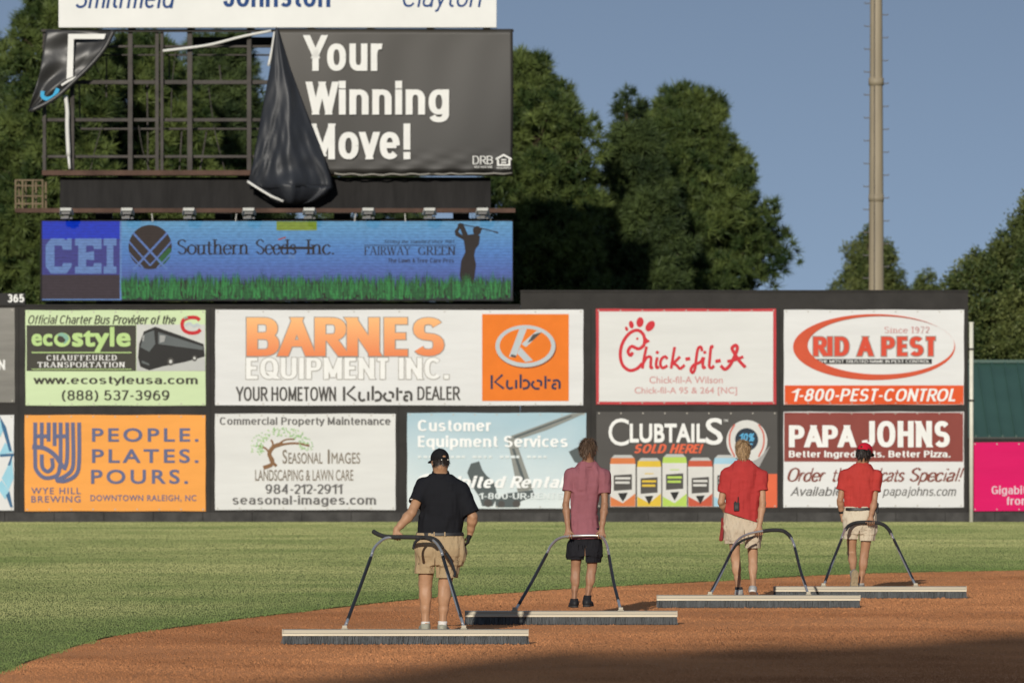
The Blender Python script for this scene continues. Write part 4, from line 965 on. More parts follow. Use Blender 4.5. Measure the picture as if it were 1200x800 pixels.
def fold_poster(u, v):
    e = min(1, 10*v, 10*(1-v))
    return .03+.022*math.sin(u*5+1)*math.sin(v*4+u*2)+e*.004*math.sin(u*31+v*5)*(1-v)+.03*max(0, v-.86)*7*math.sin(u*38+4*math.sin(v*20))*(.4 if u < .35 else 1)
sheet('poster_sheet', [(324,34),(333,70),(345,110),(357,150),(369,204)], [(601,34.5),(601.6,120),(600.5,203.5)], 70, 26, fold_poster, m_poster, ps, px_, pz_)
def fold_flap(u, v):
    sp_ = v**.8
    return .16+.34*sp_*math.sin(math.pi*u)+.05*sp_*math.sin(u*11+3.5*v*v)+.040*max(0, v-.5)*2*math.sin(u*27+6*math.sin(v*7+u*5))+.012*math.sin(v*31+u*19)*v-.055*sp_*abs(math.sin(u*8.5+v*2.2+.6*math.sin(v*11)))-.03*max(0, v-.45)*abs(math.sin(u*21-v*8))*2+.10*max(0, v-.8)*4*math.sin(u*9+v*16)
fl = sheet('hanging_flap', [(323.5,33),(317,80),(306,140),(297,190),(291.5,213),(293,222)], [(325.5,33),(340,80),(358,128),(375,170),(389,208),(391,220)], 34, 40, fold_flap, m_flap, ps, px_, pz_)
sheet('hanging_flap', [(291.5,213),(306,225),(322,238),(333,239.5)], [(391,219.5),(383,228),(370,236),(352,240)], 26, 8, lambda u, v: fold_flap(u, 1)+.02-.25*v*v, m_flap, ps, px_, pz_)
wv_ = mat('white_vinyl_edge', (.60, .59, .55), .5, .3)
MB().tube([(sx(a)-px_, -.42-.1*k*.2, sz(b)-pz_) for k, (a, b) in enumerate([(291,213.5),(304,222),(319,231),(333,237)])], .028, 8).build('rolled_edge', wv_, ps, True)
MB().tube([(sx(a)-px_, -.12, sz(b)-pz_) for a, b in catmull([(322.5,38),(319,60),(315,78)], 4)], .03, 8).build('rolled_edge', wv_, ps, True)
MB().tube([(sx(a)-px_, .0, sz(b)-pz_) for a, b in catmull([(191,60),(225,56),(250,52),(285,43),(318,36.5)], 5)], .03, 8).build('rolled_edge', wv_, ps, True)
MB().tube([(sx(a)-px_, -.055+.02*math.sin(a*.4), sz(b+.7*math.sin(a*.27))-pz_) for a, b in catmull([(392,204),(430,205),(470,204.6),(520,204.2),(600,203.6)], 8)], .02, 6).build('hem', mat('grey_vinyl_edge', (.22, .205, .175), .5, .3), ps, True)
B = Board(ps, SD-.15)
PW = ink('poster_white_print', (.68, .67, .63))
B.text('Your', 355, 448, 41.5, 83.3, PW, 1, bold=.05, space=1.12); B.text('Winning', 358, 526.2, 95, 143.5, PW, 1, bold=.05, space=1.12); B.text('Move!', 362, 480.8, 145, 186.8, PW, 1, bold=.05, space=1.12)
B.text('DRB', 554, 577.6, 182.8, 192.6, PW, 1, bold=.0); B.text('NOT ROUTINE', 556, 577, 194.6, 197, PW, 1, bold=.01)
def hs(pts): return [(581+x*18.5, 180.5+y*14) for x, y in pts]
B.polys('house_emblem', [hs([(.5,0),(1,.36),(1,.52),(.5,.17)]), hs([(.5,0),(.5,.17),(0,.52),(0,.36)]), hs([(.08,.5),(.2,.42),(.2,1),(.08,1)]), hs([(.8,.42),(.92,.5),(.92,1),(.8,1)]), hs([(.2,.86),(.8,.86),(.8,1),(.2,1)]), hs([(.34,.44),(.66,.44),(.66,.55),(.34,.55)]), hs([(.34,.66),(.66,.66),(.66,.77),(.34,.77)])], PW, 1)
B.text('HOUSING', 582, 598.5, 195.6, 198, PW, 1)

# ---- remnant at the upper left of the lattice
rm = thing('poster_remnant', 'torn corner of black vinyl hanging at the upper left of the open lattice', 'poster', (sx(80), SD-.06, sz(80)))
rx_, rz_ = sx(80), sz(80)
def fold_rm(u, v): return .05+.10*v+.05*math.sin(u*9+3*v)*(.3+v)+.03*math.sin(v*17+5*u)+.12*max(0, u-.8)*5*(1-v)
sheet('vinyl_sheet', [(54.5,35.5),(51,60),(48,84),(40,112),(33.5,131.5)], [(135,36.5),(126,54),(112,72),(92,92),(66,115),(36,131.5)], 26, 26, fold_rm, mat('remnant_black', (.030, .029, .028), .42, .45, bump=(2.5, .3, .04)), rm, rx_, rz_)
MB().tube([(sx(a)-rx_, -.22, sz(b)-rz_) for a, b in catmull([(134,37),(125,55),(111,73),(91,93),(65,116),(37,131)], 6)], .05, 8).build('curled_edge', mat('remnant_black', (.03,.029,.028)), rm, True)
B = Board(rm, SD-.30)
B.polys('printed_stroke', [[(80,40),(124,40),(122,46),(86.5,46),(85.5,90),(78,93)]], PW, 1)
B.strokes('printed_arc', [([(50,107),(50,113),(55,116),(63,113),(68,104)], 4.6)], ink('azure_print', (.05, .33, .56)), 1.5); B.strokes('printed_arc', [([(72,100),(82,94),(91,90)], 2.4)], PW, 2)
MB().tube([(sx(a)-rx_, .02, sz(b)-rz_) for a, b in catmull([(77,112),(79,130),(79,150),(80.5,183)], 6)], .045, 8).tube([(sx(80.5)-rx_, .02, sz(183)-rz_), (sx(82)-rx_, .0, sz(198)-rz_)], .03, 8).build('dangling_strip', wv_, rm, True)

# ---- light mast
MD = 152.0
mp_ = thing('light_mast', 'tall tan floodlight mast with climbing pegs rising into the sky at right', 'light mast', (sx(1026.8, MD), MD, 0))
def mr_(py): return 9.0 - 1.9*(340-py)/340
top = 32
MB().tube([(0,0,-.2),(0,0,sz(340,MD)),(0,0,sz(0,MD)),(0,0,top)], [.195, mr_(340)*MD/F, mr_(0)*MD/F, .09], 24).build('mast_tube', mat('tan_steel_paint', (.27, .225, .155), .6, .3, noise=(1.6, .22, 8), stretch=(2,2,.25)), mp_, True)
for zq in (sz(232,MD), sz(96,MD)): MB().tube([(0,0,zq-.09),(0,0,zq+.09)], .185, 24).build('mast_joint', mat('tan_steel_paint', (.27,.225,.155)), mp_, True)
MB().tube([(-.06,-.19,2),(-.055,-.175,sz(340,MD)),(-.05,-.148,sz(0,MD)),(-.04,-.1,top)], .014, 6).build('conduit', m_steel, mp_)
peg_m = mat('peg_steel', (.12, .11, .1), .5, .5)
peg_z = []
for k, py in enumerate(np.arange(-9, 335, 13.4)):
    sgn = -1 if k % 2 else 1; r0 = mr_(py)*MD/F
    MB().tube([(sgn*r0*.9,-.02,sz(py,MD)), (sgn*(r0+.125),-.02,sz(py,MD)), (sgn*(r0+.135),-.02,sz(py,MD)+.03)], .014, 6).build('climbing_peg', peg_m, mp_)
MB().box(-2, 2, -.12, .12, top-.4, top-.2).box(-2, 2, -.12, .12, top+.6, top+.8).build('lamp_rack', m_steel, mp_)
for k in range(8): MB().tube([(-1.8+(k % 4)*1.2, -.12, top+.1+1.0*(k//4)), (-1.8+(k % 4)*1.2, -.5, top+.0+1.0*(k//4))], [.14, .34], 14).build('lamp', lw, mp_)

# ---- green roofed building at the right
GD = 140.0
gx0, gx1 = sx(1120, GD), sx(1420, GD)
gb = thing('roofed_shelter', 'low building with a green ribbed metal roof behind the right wall', 'building', ((gx0+gx1)/2, GD, 0))
gcx = (gx0+gx1)/2; ze, zr = sz(512, GD), sz(424, GD+3.4)
roof = MB(); v = [(gx0-gcx, 0, ze), (gx1-gcx, 0, ze), (gx1-gcx, 3.4, zr), (gx0-gcx, 3.4, zr)]
mg = mat('green_metal', (.034, .078, .060), .45, .35, noise=(1.2, .12, 6))
th = .06
roof.v += v + [(a, b, c-th) for a, b, c in v] + [(gx0-gcx, 6.8, ze), (gx1-gcx, 6.8, ze)]
roof.f += [(0,1,2,3), (3,2,9,8), (7,6,5,4), (0,4,5,1), (1,5,6,2), (0,3,7,4)]
roof.build('roof', mg, gb)
rb = MB(); k = gx0-gcx+.15
while k < gx1-gcx:
    b = len(rb.v); rb.v += [(k-.018,-.01,ze), (k+.018,-.01,ze), (k+.018,3.4,zr), (k-.018,3.4,zr), (k-.018,-.01,ze+.05), (k+.018,-.01,ze+.05), (k+.018,3.4,zr+.05), (k-.018,3.4,zr+.05)]
    rb.f += [tuple(b+i for i in q) for q in ((4,5,6,7),(0,1,5,4),(1,2,6,5),(3,0,4,7),(2,3,7,6))]; k += .30
rb.build('roof_seams', mg, gb)
MB().box(gx0-gcx, gx1-gcx, 3.3, 3.5, zr-.02, zr+.05).build('ridge_cap', mg, gb); MB().box(gx0-gcx, gx1-gcx, -.08, .0, ze-.14, ze-.0).build('gutter', I_DKGREY, gb)
MB().box(gx0-gcx+.3, gx1-gcx-.3, .4, 6.4, -.05, ze-.05).build('shelter_wall', mat('grey_block', (.12, .115, .105), .9, .1, noise=(2, .2)), gb)

# ---- the grandstand behind the camera that throws the long shade over the near infield
pts = [(-200,840),(300,800),(425,792),(500,777),(600,766),(700,760),(800,757),(900,765),(1000,762),(1100,755),(1200,752),(1300,755),(1450,754),(1550,750),(1650,745),(1750,740),(2300,738)]
pts = [(300+0*a, b) if False else (a, b) for a, b in [(-300,838),(150,812),(300,800),(425,792),(500,777),(600,766.5),(650,760),(700,757),(750,765),(800,762.5),(850,755),(900,752),(950,755),(1025,754),(1075,750),(1125,745),(1175,740),(1300,736),(1500,736)]]
GY = -60.0
sk = []
for a, b in pts:
    d = CAM_H*F/(b-HZ); x = (a-600)/F*d
    hd = d-GY
    sk.append((x-hd*math.tan(R(SUN_AZ)), hd*math.tan(R(SUN_EL))/math.cos(R(SUN_AZ))))
sk = [(-95, sk[0][1]-3)] + sk + [(40, sk[-1][1]-.5)]
sk = [(a, b) for a, b in sk]
gs = thing('grandstand', 'grandstand behind the photographer, seen only by the shade it throws', 'grandstand', (0, GY, 0))
n = len(sk); v = [(a, 0, 6) for a, b in sk]+[(a, 0, b) for a, b in sk]+[(a, -1.2, 6) for a, b in sk]+[(a, -1.2, b) for a, b in sk]; f = []
for i in range(n-1):
    f += [(i, i+1, n+i+1, n+i), (2*n+i+1, 2*n+i, 3*n+i, 3*n+i+1), (n+i, n+i+1, 3*n+i+1, 3*n+i), (i+1, i, 2*n+i, 2*n+i+1)]
f += [(0, n, 3*n, 2*n), (n-1, 3*n-1, 4*n-1, 2*n-1)]
m_con = mat('stand_concrete', (.3, .29, .27), .9, .1, noise=(.5, .2))
link('roof_front', mesh('roof_front', v, f), m_con, gs)
st = MB()
for k in range(10): st.box(-90, 40, -14-1.1*k, -12.9-1.1*k, 0, 1+.6*k)
st.build('seating_tiers', m_con, gs)
MB().box(-90, 40, -25, -24, 0, 6.2).box(-90, 40, -25, -1.19, 6.2, 6.6).build('back_wall', m_con, gs)
# ================================================================== TREES
m_bark = mat('pine_bark', (.085, .06, .042), .95, .1, noise=(3, .35, 8), bump=(8, .6, .03))
FOL = {'pine': mat('pine_needles', (.022, .042, .012), .55, .2, tint=(.112, .145, .038)),
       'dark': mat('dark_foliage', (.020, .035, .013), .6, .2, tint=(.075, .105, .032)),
       'leaf': mat('leaf_foliage', (.030, .050, .014), .6, .2, tint=(.11, .125, .036))}
TG = 'trees behind the scoreboard and wall'
def tree(name, label, d, prof, ncl, per, kind='pine', rc=(.38, .85), nl=.25, nw=.0125, sep=.53, hollow=.25):
    """prof: (row, left px, right px) outline of the crown from the top down"""
    rng = np.random.default_rng(int(d*7+abs(prof[0][1])))
    pr = np.array(prof, float)
    zt, zb = sz(pr[0,0], d), sz(pr[-1,0], d)
    zs = np.array([sz(p, d) for p in pr[:,0]]); lx = sx(pr[:,1], d); rx = sx(pr[:,2], d)
    bx = float((lx[-1]+rx[-1])/2)
    root = thing(name, label, 'tree', (bx, d, -.05), TG)
    # trunk
    tx = [(0,0,0)]
    for q in np.linspace(.12, 1, 9):
        z = q*(zt-.3); i = np.interp(-z, -zs, (lx+rx)/2)-bx
        tx.append((i*min(1, z/max(zb, .1))*.8+.12*math.sin(q*9+d), .15*math.sin(q*7), z))
    tr = .016*zt+.08
    MB().tube(tx, [tr*(1-.88*k/9)+.02 for k in range(10)], 10).build('trunk', m_bark, root, True)
    # clumps at limb ends, kept apart so that gaps stay between them
    cl = []
    tries = 0
    while len(cl) < ncl and tries < ncl*60:
        tries += 1
        z = zb+(zt-zb)*rng.random()**.9
        l, r_ = np.interp(-z, -zs, lx), np.interp(-z, -zs, rx)
        hw = (r_-l)/2
        if rng.random() > (hw+.4)/(float(np.max(rx-lx))/2+.4): continue
        rad = (hollow+(1-hollow)*rng.random()**.40); a = rng.uniform(0, 6.283)
        c0 = rng.uniform(*rc)*min(1, .5+hw*.3)
        k = max(hw*(1+.13*math.sin(a*3+z*1.9+d)+.09*math.sin(a*2-z*3.1+d))-c0*.75+min(rng.normal(0, .42)-.12, .22), .05)
        p = ((l+r_)/2-bx+k*rad*math.cos(a), k*rad*math.sin(a)*.9, z-.35*c0)
        if any((p[0]-q[0])**2+(p[1]-q[1])**2+(p[2]-q[2])**2*1.3 < (sep*(c0+q[3]))**2 for q in cl): continue
        cl.append((*p, c0, rng.random()))
    lb = MB()
    for x, y, z, c0, t in cl[::3]:
        zz_ = max(z-.25*math.hypot(x, y)-.3, 1.0)
        i = min(int(zz_/(zt-.3)*9), 8); q = tx[i+1] if i+1 < len(tx) else tx[-1]
        zz_ = min(zz_, q[2])
        lb.tube([(q[0]*.9, q[1], zz_), (q[0]*.5+x*.5, y*.5, zz_+(z-zz_)*.35), (x, y, z)], [.07, .05, .02], 5, False)
    lb.build('limbs', m_bark, root)
    # needles: every clump is a handful of tufts, every tuft a burst of needles
    C = np.array(cl); nt = per//9; kk = 40 if kind != 'leaf' else 30
    idx = np.repeat(np.arange(len(cl)), nt); N = len(idx)
    u = rng.normal(0, 1, (N, 3)); u[:, 2] += .25; u /= np.linalg.norm(u, axis=1)[:, None]
    rr = C[idx, 3]*(.30+.72*rng.random(N)**.55)
    tuft = C[idx, :3]+u*rr[:, None]*np.array([1.05, 1.0, .80]) + rng.normal(0, .05, (N, 3))
    tsz = nl*rng.uniform(.7, 1.35, N)
    i2 = np.repeat(np.arange(N), kk); n2 = len(i2)
    v_ = rng.normal(0, 1, (n2, 3))+u[i2]*.9+np.array([0, 0, .45]); v_ /= np.linalg.norm(v_, axis=1)[:, None]
    P_ = tuft[i2]+v_*(.12*tsz[i2])[:, None]*rng.random((n2, 1)) + (rng.normal(0, .09, (n2, 3)) if kind == 'leaf' else 0)
    Vv = np.cross(v_, rng.normal(0, 1, (n2, 3))); Vv /= np.linalg.norm(Vv, axis=1)[:, None]
    L = (tsz[i2]*rng.uniform(.6, 1.1, n2))[:, None]*(.55 if kind == 'leaf' else 1); W = nw*rng.uniform(.7, 1.4, n2)[:, None]
    T = np.empty((n2, 3, 3), np.float32)
    T[:, 0] = P_-Vv*W; T[:, 1] = P_+Vv*W; T[:, 2] = P_+v_*L
    tint = np.clip((C[idx, 4]*.75+rng.normal(.10, .20, N))[i2]+rng.normal(0, .06, n2), 0, 1)
    N, kk = n2, 1
    link('crown', np_mesh('crown', T.reshape(-1, 3), np.arange(N*kk*3).reshape(-1, 3), np.repeat(tint, 3)), FOL[kind], root)
    return root
tree('pine_tree', 'tall pine at the left edge of the frame beside the scoreboard', 146, [(-45,48,62),(0,36,95),(40,18,112),(90,8,122),(150,-4,128),(250,-18,134),(330,-22,136),(400,-20,130)], 330, 250)
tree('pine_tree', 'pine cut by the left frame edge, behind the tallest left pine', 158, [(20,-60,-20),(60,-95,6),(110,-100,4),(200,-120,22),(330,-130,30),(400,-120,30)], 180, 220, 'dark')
tree('pine_tree', 'pine seen through the left half of the open lattice', 150, [(40,150,176),(60,128,200),(100,112,232),(200,98,250),(330,92,256),(400,96,250)], 330, 250)
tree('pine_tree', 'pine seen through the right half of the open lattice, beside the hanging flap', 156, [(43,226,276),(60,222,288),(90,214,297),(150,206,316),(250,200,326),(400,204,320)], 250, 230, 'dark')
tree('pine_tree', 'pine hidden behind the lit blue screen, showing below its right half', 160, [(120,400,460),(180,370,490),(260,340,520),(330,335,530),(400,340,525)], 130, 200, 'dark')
tree('pine_tree', 'open crowned pine right beside the right edge of the torn poster', 150, [(56,600,622),(80,585,640),(105,570,662),(140,560,692),(165,556,694),(205,560,694),(240,560,700),(290,556,712),(335,556,716),(400,560,700)], 190, 250, 'pine', (.35, .8), sep=.52, hollow=.2)
tree('pine_tree', 'slim pine with painted shade between the open pine and the big round tree', 153, [(110,733,741),(150,722,754),(190,716,770),(240,706,786),(300,690,800),(335,682,804),(400,694,800)], 220, 250, 'dark')  # scoreboard's shade put into the colour: darker foliage than its neighbours
tree('round_tree', 'big dense round crowned tree in the middle of the skyline', 159, [(99,792,812),(112,776,832),(135,760,846),(160,745,860),(190,733,874),(215,725,878),(235,718,898),(262,712,912),(285,708,916),(310,706,908),(345,704,902),(400,704,900)], 560, 250, 'pine', (.4, 1.0))
tree('small_tree', 'small far tree behind the foot of the light mast', 215, [(268,1014,1022),(285,1002,1036),(305,988,1050),(325,982,1058),(345,980,1060),(400,978,1062)], 70, 150, 'leaf', (.45, .9), .2, .035)
tree('small_tree', 'tiny far treetop between the light mast and the right tree', 225, [(322,1083,1088),(332,1076,1094),(345,1070,1098),(400,1068,1100)], 22, 130, 'leaf', (.4, .8), .2, .035)
tree('broadleaf_tree', 'broad tree rising behind the green roof at the right edge', 163, [(225,1212,1240),(250,1198,1260),(278,1172,1290),(300,1146,1310),(322,1128,1320),(350,1124,1330),(390,1122,1335),(430,1118,1335),(470,1120,1330)], 330, 230, 'leaf', (.4, .85), .18, .03)
# ================================================================== PEOPLE: one continuous body each, grown from a distance field
class Field:
    def __init__(s, lo, hi, h):
        s.lo = np.array(lo, float); s.h = h
        s.n = np.ceil((np.array(hi)-s.lo)/h).astype(int)+1
        s.d = np.full(s.n, 9.0, np.float32)
    def grid(s, lo, hi):
        a = np.clip(np.floor((np.array(lo)-s.lo)/s.h).astype(int), 0, s.n-1)
        b = np.clip(np.ceil((np.array(hi)-s.lo)/s.h).astype(int)+1, 1, s.n)
        b = np.maximum(b, a+1)
        ax = [s.lo[k]+s.h*np.arange(a[k], b[k]) for k in range(3)]
        return (slice(a[0], b[0]), slice(a[1], b[1]), slice(a[2], b[2])), ax[0][:, None, None], ax[1][None, :, None], ax[2][None, None, :]
    def put(s, lo, hi, fn, k=.01, sub=False):
        m = k+.012
        sl, X, Y, Z = s.grid(np.array(lo)-m, np.array(hi)+m)
        d = fn(X, Y, Z); o = s.d[sl]
        if sub: s.d[sl] = np.maximum(o, -d)
        else:
            h = np.clip(.5+.5*(o-d)/k, 0, 1); s.d[sl] = o*(1-h)+d*h-k*h*(1-h)
        return s
    def cone(s, a, b, r1, r2, k=.01, sub=False):
        a, b = np.array(a, float), np.array(b, float); r = max(r1, r2)
        ba = b-a; bb = max(ba@ba, 1e-9)
        def fn(X, Y, Z):
            t = np.clip(((X-a[0])*ba[0]+(Y-a[1])*ba[1]+(Z-a[2])*ba[2])/bb, 0, 1)
            return np.sqrt((X-a[0]-t*ba[0])**2+(Y-a[1]-t*ba[1])**2+(Z-a[2]-t*ba[2])**2)-(r1+(r2-r1)*t)
        return s.put(np.minimum(a, b)-r, np.maximum(a, b)+r, fn, k, sub)
    def ell(s, c, r, M=None, k=.01, sub=False):
        c = np.array(c, float); r = np.array(r, float); M = np.eye(3) if M is None else np.array(M)
        R_ = max(r)
        def fn(X, Y, Z):
            x, y, z = X-c[0], Y-c[1], Z-c[2]
            u = M[0,0]*x+M[1,0]*y+M[2,0]*z; v = M[0,1]*x+M[1,1]*y+M[2,1]*z; w = M[0,2]*x+M[1,2]*y+M[2,2]*z
            k0 = np.sqrt((u/r[0])**2+(v/r[1])**2+(w/r[2])**2)+1e-9; k1 = np.sqrt((u/r[0]**2)**2+(v/r[1]**2)**2+(w/r[2]**2)**2)+1e-9
            return k0*(k0-1)/k1
        return s.put(c-R_, c+R_, fn, k, sub)
    def stack(s, secs, k=.02, e=2.3, grow=0.0, flat=True):
        """body of elliptic slices: (z, cx, cy, rx, ry)"""
        A = np.array(sorted(secs), float); z0, z1 = A[0,0], A[-1,0]
        def fn(X, Y, Z):
            zz = np.clip(Z, z0, z1)
            # smooth interpolation
            q = [np.interp(zz, A[:,0], A[:,j]) for j in range(1, 5)]
            for dz in (-.025, .025):
                q = [a+np.interp(zz+dz, A[:,0], A[:,j]) for a, j in zip(q, range(1, 5))]
            cx, cy, rx, ry = [a/3 for a in q]; rx, ry = rx+grow, ry+grow
            u, v = np.abs(X-cx)/rx, np.abs(Y-cy)/ry
            g = (u**e+v**e)**(1/e)+1e-6
            d = (g-1)*np.minimum(rx, ry)*1.0
            return np.maximum(d, np.maximum(z0-Z, Z-z1))
        m = max(A[:,3].max(), A[:,4].max())+grow
        return s.put((A[:,1].min()-m, A[:,2].min()-m, z0), (A[:,1].max()+m, A[:,2].max()+m, z1), fn, k)
    def cut(s, p, n):
        """remove what lies on the side n of the plane through p"""
        p, n = np.array(p, float), np.array(n, float); n = n/np.linalg.norm(n)
        sl, X, Y, Z = s.grid(s.lo, s.lo+s.h*s.n)
        s.d = np.maximum(s.d, (X-p[0])*n[0]+(Y-p[1])*n[1]+(Z-p[2])*n[2]).astype(np.float32); return s
    def copy(s):
        f = Field.__new__(Field); f.lo, f.h, f.n, f.d = s.lo, s.h, s.n, s.d.copy(); return f
    def noise(s, amp, sc, seed=0, oct_=2):
        g = np.random.default_rng(seed)
        sl, X, Y, Z = s.grid(s.lo, s.lo+s.h*s.n)
        band = np.abs(s.d) < .05
        ix = np.argwhere(band)
        p = ix*s.h+s.lo
        tot = np.zeros(len(p))
        for o in range(oct_):
            q = p*np.array(sc)*(2.1**o)+o*17.3+seed
            L = g.random((24, 24, 24)); i = np.floor(q).astype(int); f = q-i; f = f*f*(3-2*f); i %= 24
            for a in (0, 1):
                for b in (0, 1):
                    for c in (0, 1):
                        w = (f[:,0] if a else 1-f[:,0])*(f[:,1] if b else 1-f[:,1])*(f[:,2] if c else 1-f[:,2])
                        tot += w*(L[(i[:,0]+a) % 24, (i[:,1]+b) % 24, (i[:,2]+c) % 24]-.5)*(.55**o)
        s.d[band] += (tot*amp*2).astype(np.float32)
        return s
    def hollow(s, t):
        f = s.copy(); f.d = np.maximum(s.d, -(s.d+t)); return f
    def mesh(s, name):
        d = s.d; n = d.shape
        ins = d < 0
        c = np.zeros(tuple(k-1 for k in n), np.int8)
        for a in (0, 1):
            for b in (0, 1):
                for e in (0, 1): c += ins[a:n[0]-1+a, b:n[1]-1+b, e:n[2]-1+e]
        act = np.argwhere((c > 0) & (c < 8))
        vid = np.full(c.shape, -1, np.int32); vid[act[:,0], act[:,1], act[:,2]] = np.arange(len(act))
        cor = [(a, b, e) for a in (0, 1) for b in (0, 1) for e in (0, 1)]
        val = {q: d[act[:,0]+q[0], act[:,1]+q[1], act[:,2]+q[2]] for q in cor}
        acc = np.zeros((len(act), 3)); cnt = np.zeros(len(act))
        for p in cor:
            for ax in range(3):
                if p[ax]: continue
                q = list(p); q[ax] = 1; q = tuple(q)
                f0, f1 = val[p], val[q]; m = (f0 < 0) != (f1 < 0)
                t = np.where(m, f0/(f0-f1+1e-12), 0)
                pos = np.array(p, float)[None, :].repeat(len(act), 0); pos[:, ax] += t
                acc[m] += pos[m]; cnt[m] += 1
        V = (act+acc/np.maximum(cnt, 1)[:, None])*s.h+s.lo
        Fs = []
        for ax in range(3):
            a0 = [slice(None)]*3; a1 = [slice(None)]*3; a0[ax] = slice(0, n[ax]-1); a1[ax] = slice(1, n[ax])
            x0, x1 = ins[tuple(a0)], ins[tuple(a1)]
            E = np.argwhere(x0 != x1)
            u, v = (ax+1) % 3, (ax+2) % 3
            E = E[(E[:,u] > 0) & (E[:,v] > 0) & (E[:,u] < n[u]-1) & (E[:,v] < n[v]-1)]
            fl = x0[E[:,0], E[:,1], E[:,2]]
            def cell(du, dv):
                q = E.copy(); q[:,u] -= du; q[:,v] -= dv; return vid[q[:,0], q[:,1], q[:,2]]
            Q = np.stack([cell(1,1), cell(0,1), cell(0,0), cell(1,0)], 1)
            Q[~fl] = Q[~fl][:, ::-1]; Fs.append(Q)
        return np_mesh(name, V, np.concatenate(Fs))
    def build(s, name, m, parent):
        return link(name, s.mesh(name), m, parent, smooth=True)

def unit(v): v = np.array(v, float); return v/np.linalg.norm(v)

def hand(f, wrist, fdir, palm, thumb, curl, k=1.0, spread=5, tcurl=35):
    """fdir towards the knuckles, palm: the way the palm faces, thumb: the side the thumb leaves from"""
    fdir, palm, thumb = unit(fdir), np.array(palm, float), np.array(thumb, float)
    palm = unit(palm-fdir*(palm@fdir)); thumb = unit(thumb-fdir*(thumb@fdir)-palm*(thumb@palm))
    w = np.array(wrist, float)
    kn = []
    for i in range(4):
        off = (1.5-i)*.0205*k
        kn.append(w+fdir*(.088-.004*abs(i-1.2))*k+thumb*off)
        f.cone(w+thumb*off*.55+fdir*.012, kn[i], .0155*k, .0125*k, .012)
    f.cone(w-fdir*.02, w+fdir*.03, .0235*k, .020*k, .015)
    for i in range(4):
        L = np.array([.043, .027, .022])*[1.0, 1.08, 1.0, .82][i]*k
        p = kn[i]; a = 0
        for j in range(3):
            a += curl[j]+(i-1)*3
            d = fdir*math.cos(R(a))+palm*math.sin(R(a))+thumb*math.sin(R(spread*(1.5-i)))*(1 if j == 0 else .4)
            q = p+unit(d)*L[j]
            f.cone(p, q, (.0092-.0008*j)*k, (.0084-.0008*j)*k, .003); p = q
    b = w+fdir*.025*k+thumb*.022*k+palm*.006
    d1 = unit(fdir*.62+thumb*.72+palm*.30); m_ = b+d1*.045*k
    d2 = unit(fdir*math.cos(R(tcurl))+thumb*.25+palm*math.sin(R(tcurl))); e = m_+d2*.033*k
    f.cone(w+fdir*.01+thumb*.012, b, .016*k, .0145*k, .012); f.cone(b, m_, .0145*k, .0105*k, .008); f.cone(m_, e, .0105*k, .0085*k, .004)

def rotm(heading, pitch, roll=0):
    return np.array(Matrix.Rotation(R(heading), 3, 'Z') @ Matrix.Rotation(R(pitch), 3, 'X') @ Matrix.Rotation(R(roll), 3, 'Y'))

def head(f, c, M, base, neck_r=.056, k=1.0):
    c = np.array(c, float); T = lambda x, y, z: c+M @ (np.array([x, y, z])*k)
    E = lambda x, y, z, rx, ry, rz, kk=.02, sub=False: f.ell(T(x, y, z), (rx*k, ry*k, rz*k), M, kk, sub)
    E(0,-.012,.028,.076,.096,.088); E(0,.030,-.020,.060,.066,.085); E(0,.040,-.072,.045,.048,.038)
    E(0,-.035,-.03,.062,.062,.06)
    f.cone(T(-.03,.088,.024), T(.03,.088,.024), .012*k, .012*k, .012)
    E(-.031,.098,.002,.018,.014,.012,.006,True); E(.031,.098,.002,.018,.014,.012,.006,True)
    f.cone(T(0,.094,.01), T(0,.112,-.024), .009*k, .0135*k, .008); f.cone(T(-.012,.100,-.028), T(.012,.100,-.028), .009*k, .009*k, .006)
    f.cone(T(-.02,.088,-.056), T(.02,.088,-.056), .008*k, .008*k, .005); f.cone(T(-.016,.086,-.067), T(.016,.086,-.067), .0085*k, .0085*k, .005)
    for sgn in (-1, 1):
        E(sgn*.079,-.008,-.008,.012,.021,.033,.006); E(sgn*.088,-.004,-.004,.006,.012,.02,.004,True)
    f.cone(T(0,-.022,-.05), base, neck_r*k, neck_r*1.06, .03)
    return T

SKIN = {}
def skin(name, c): return mat(name, c, .55, .35, noise=(9, .10, 5), bump=(60, .15, .003))
def cloth(name, c, a=.06): return mat(name, c, .85, .12, noise=(7, a, 6), bump=(220, .25, .002))
EYE = mat('eye_white', (.7, .68, .65), .3, .5)

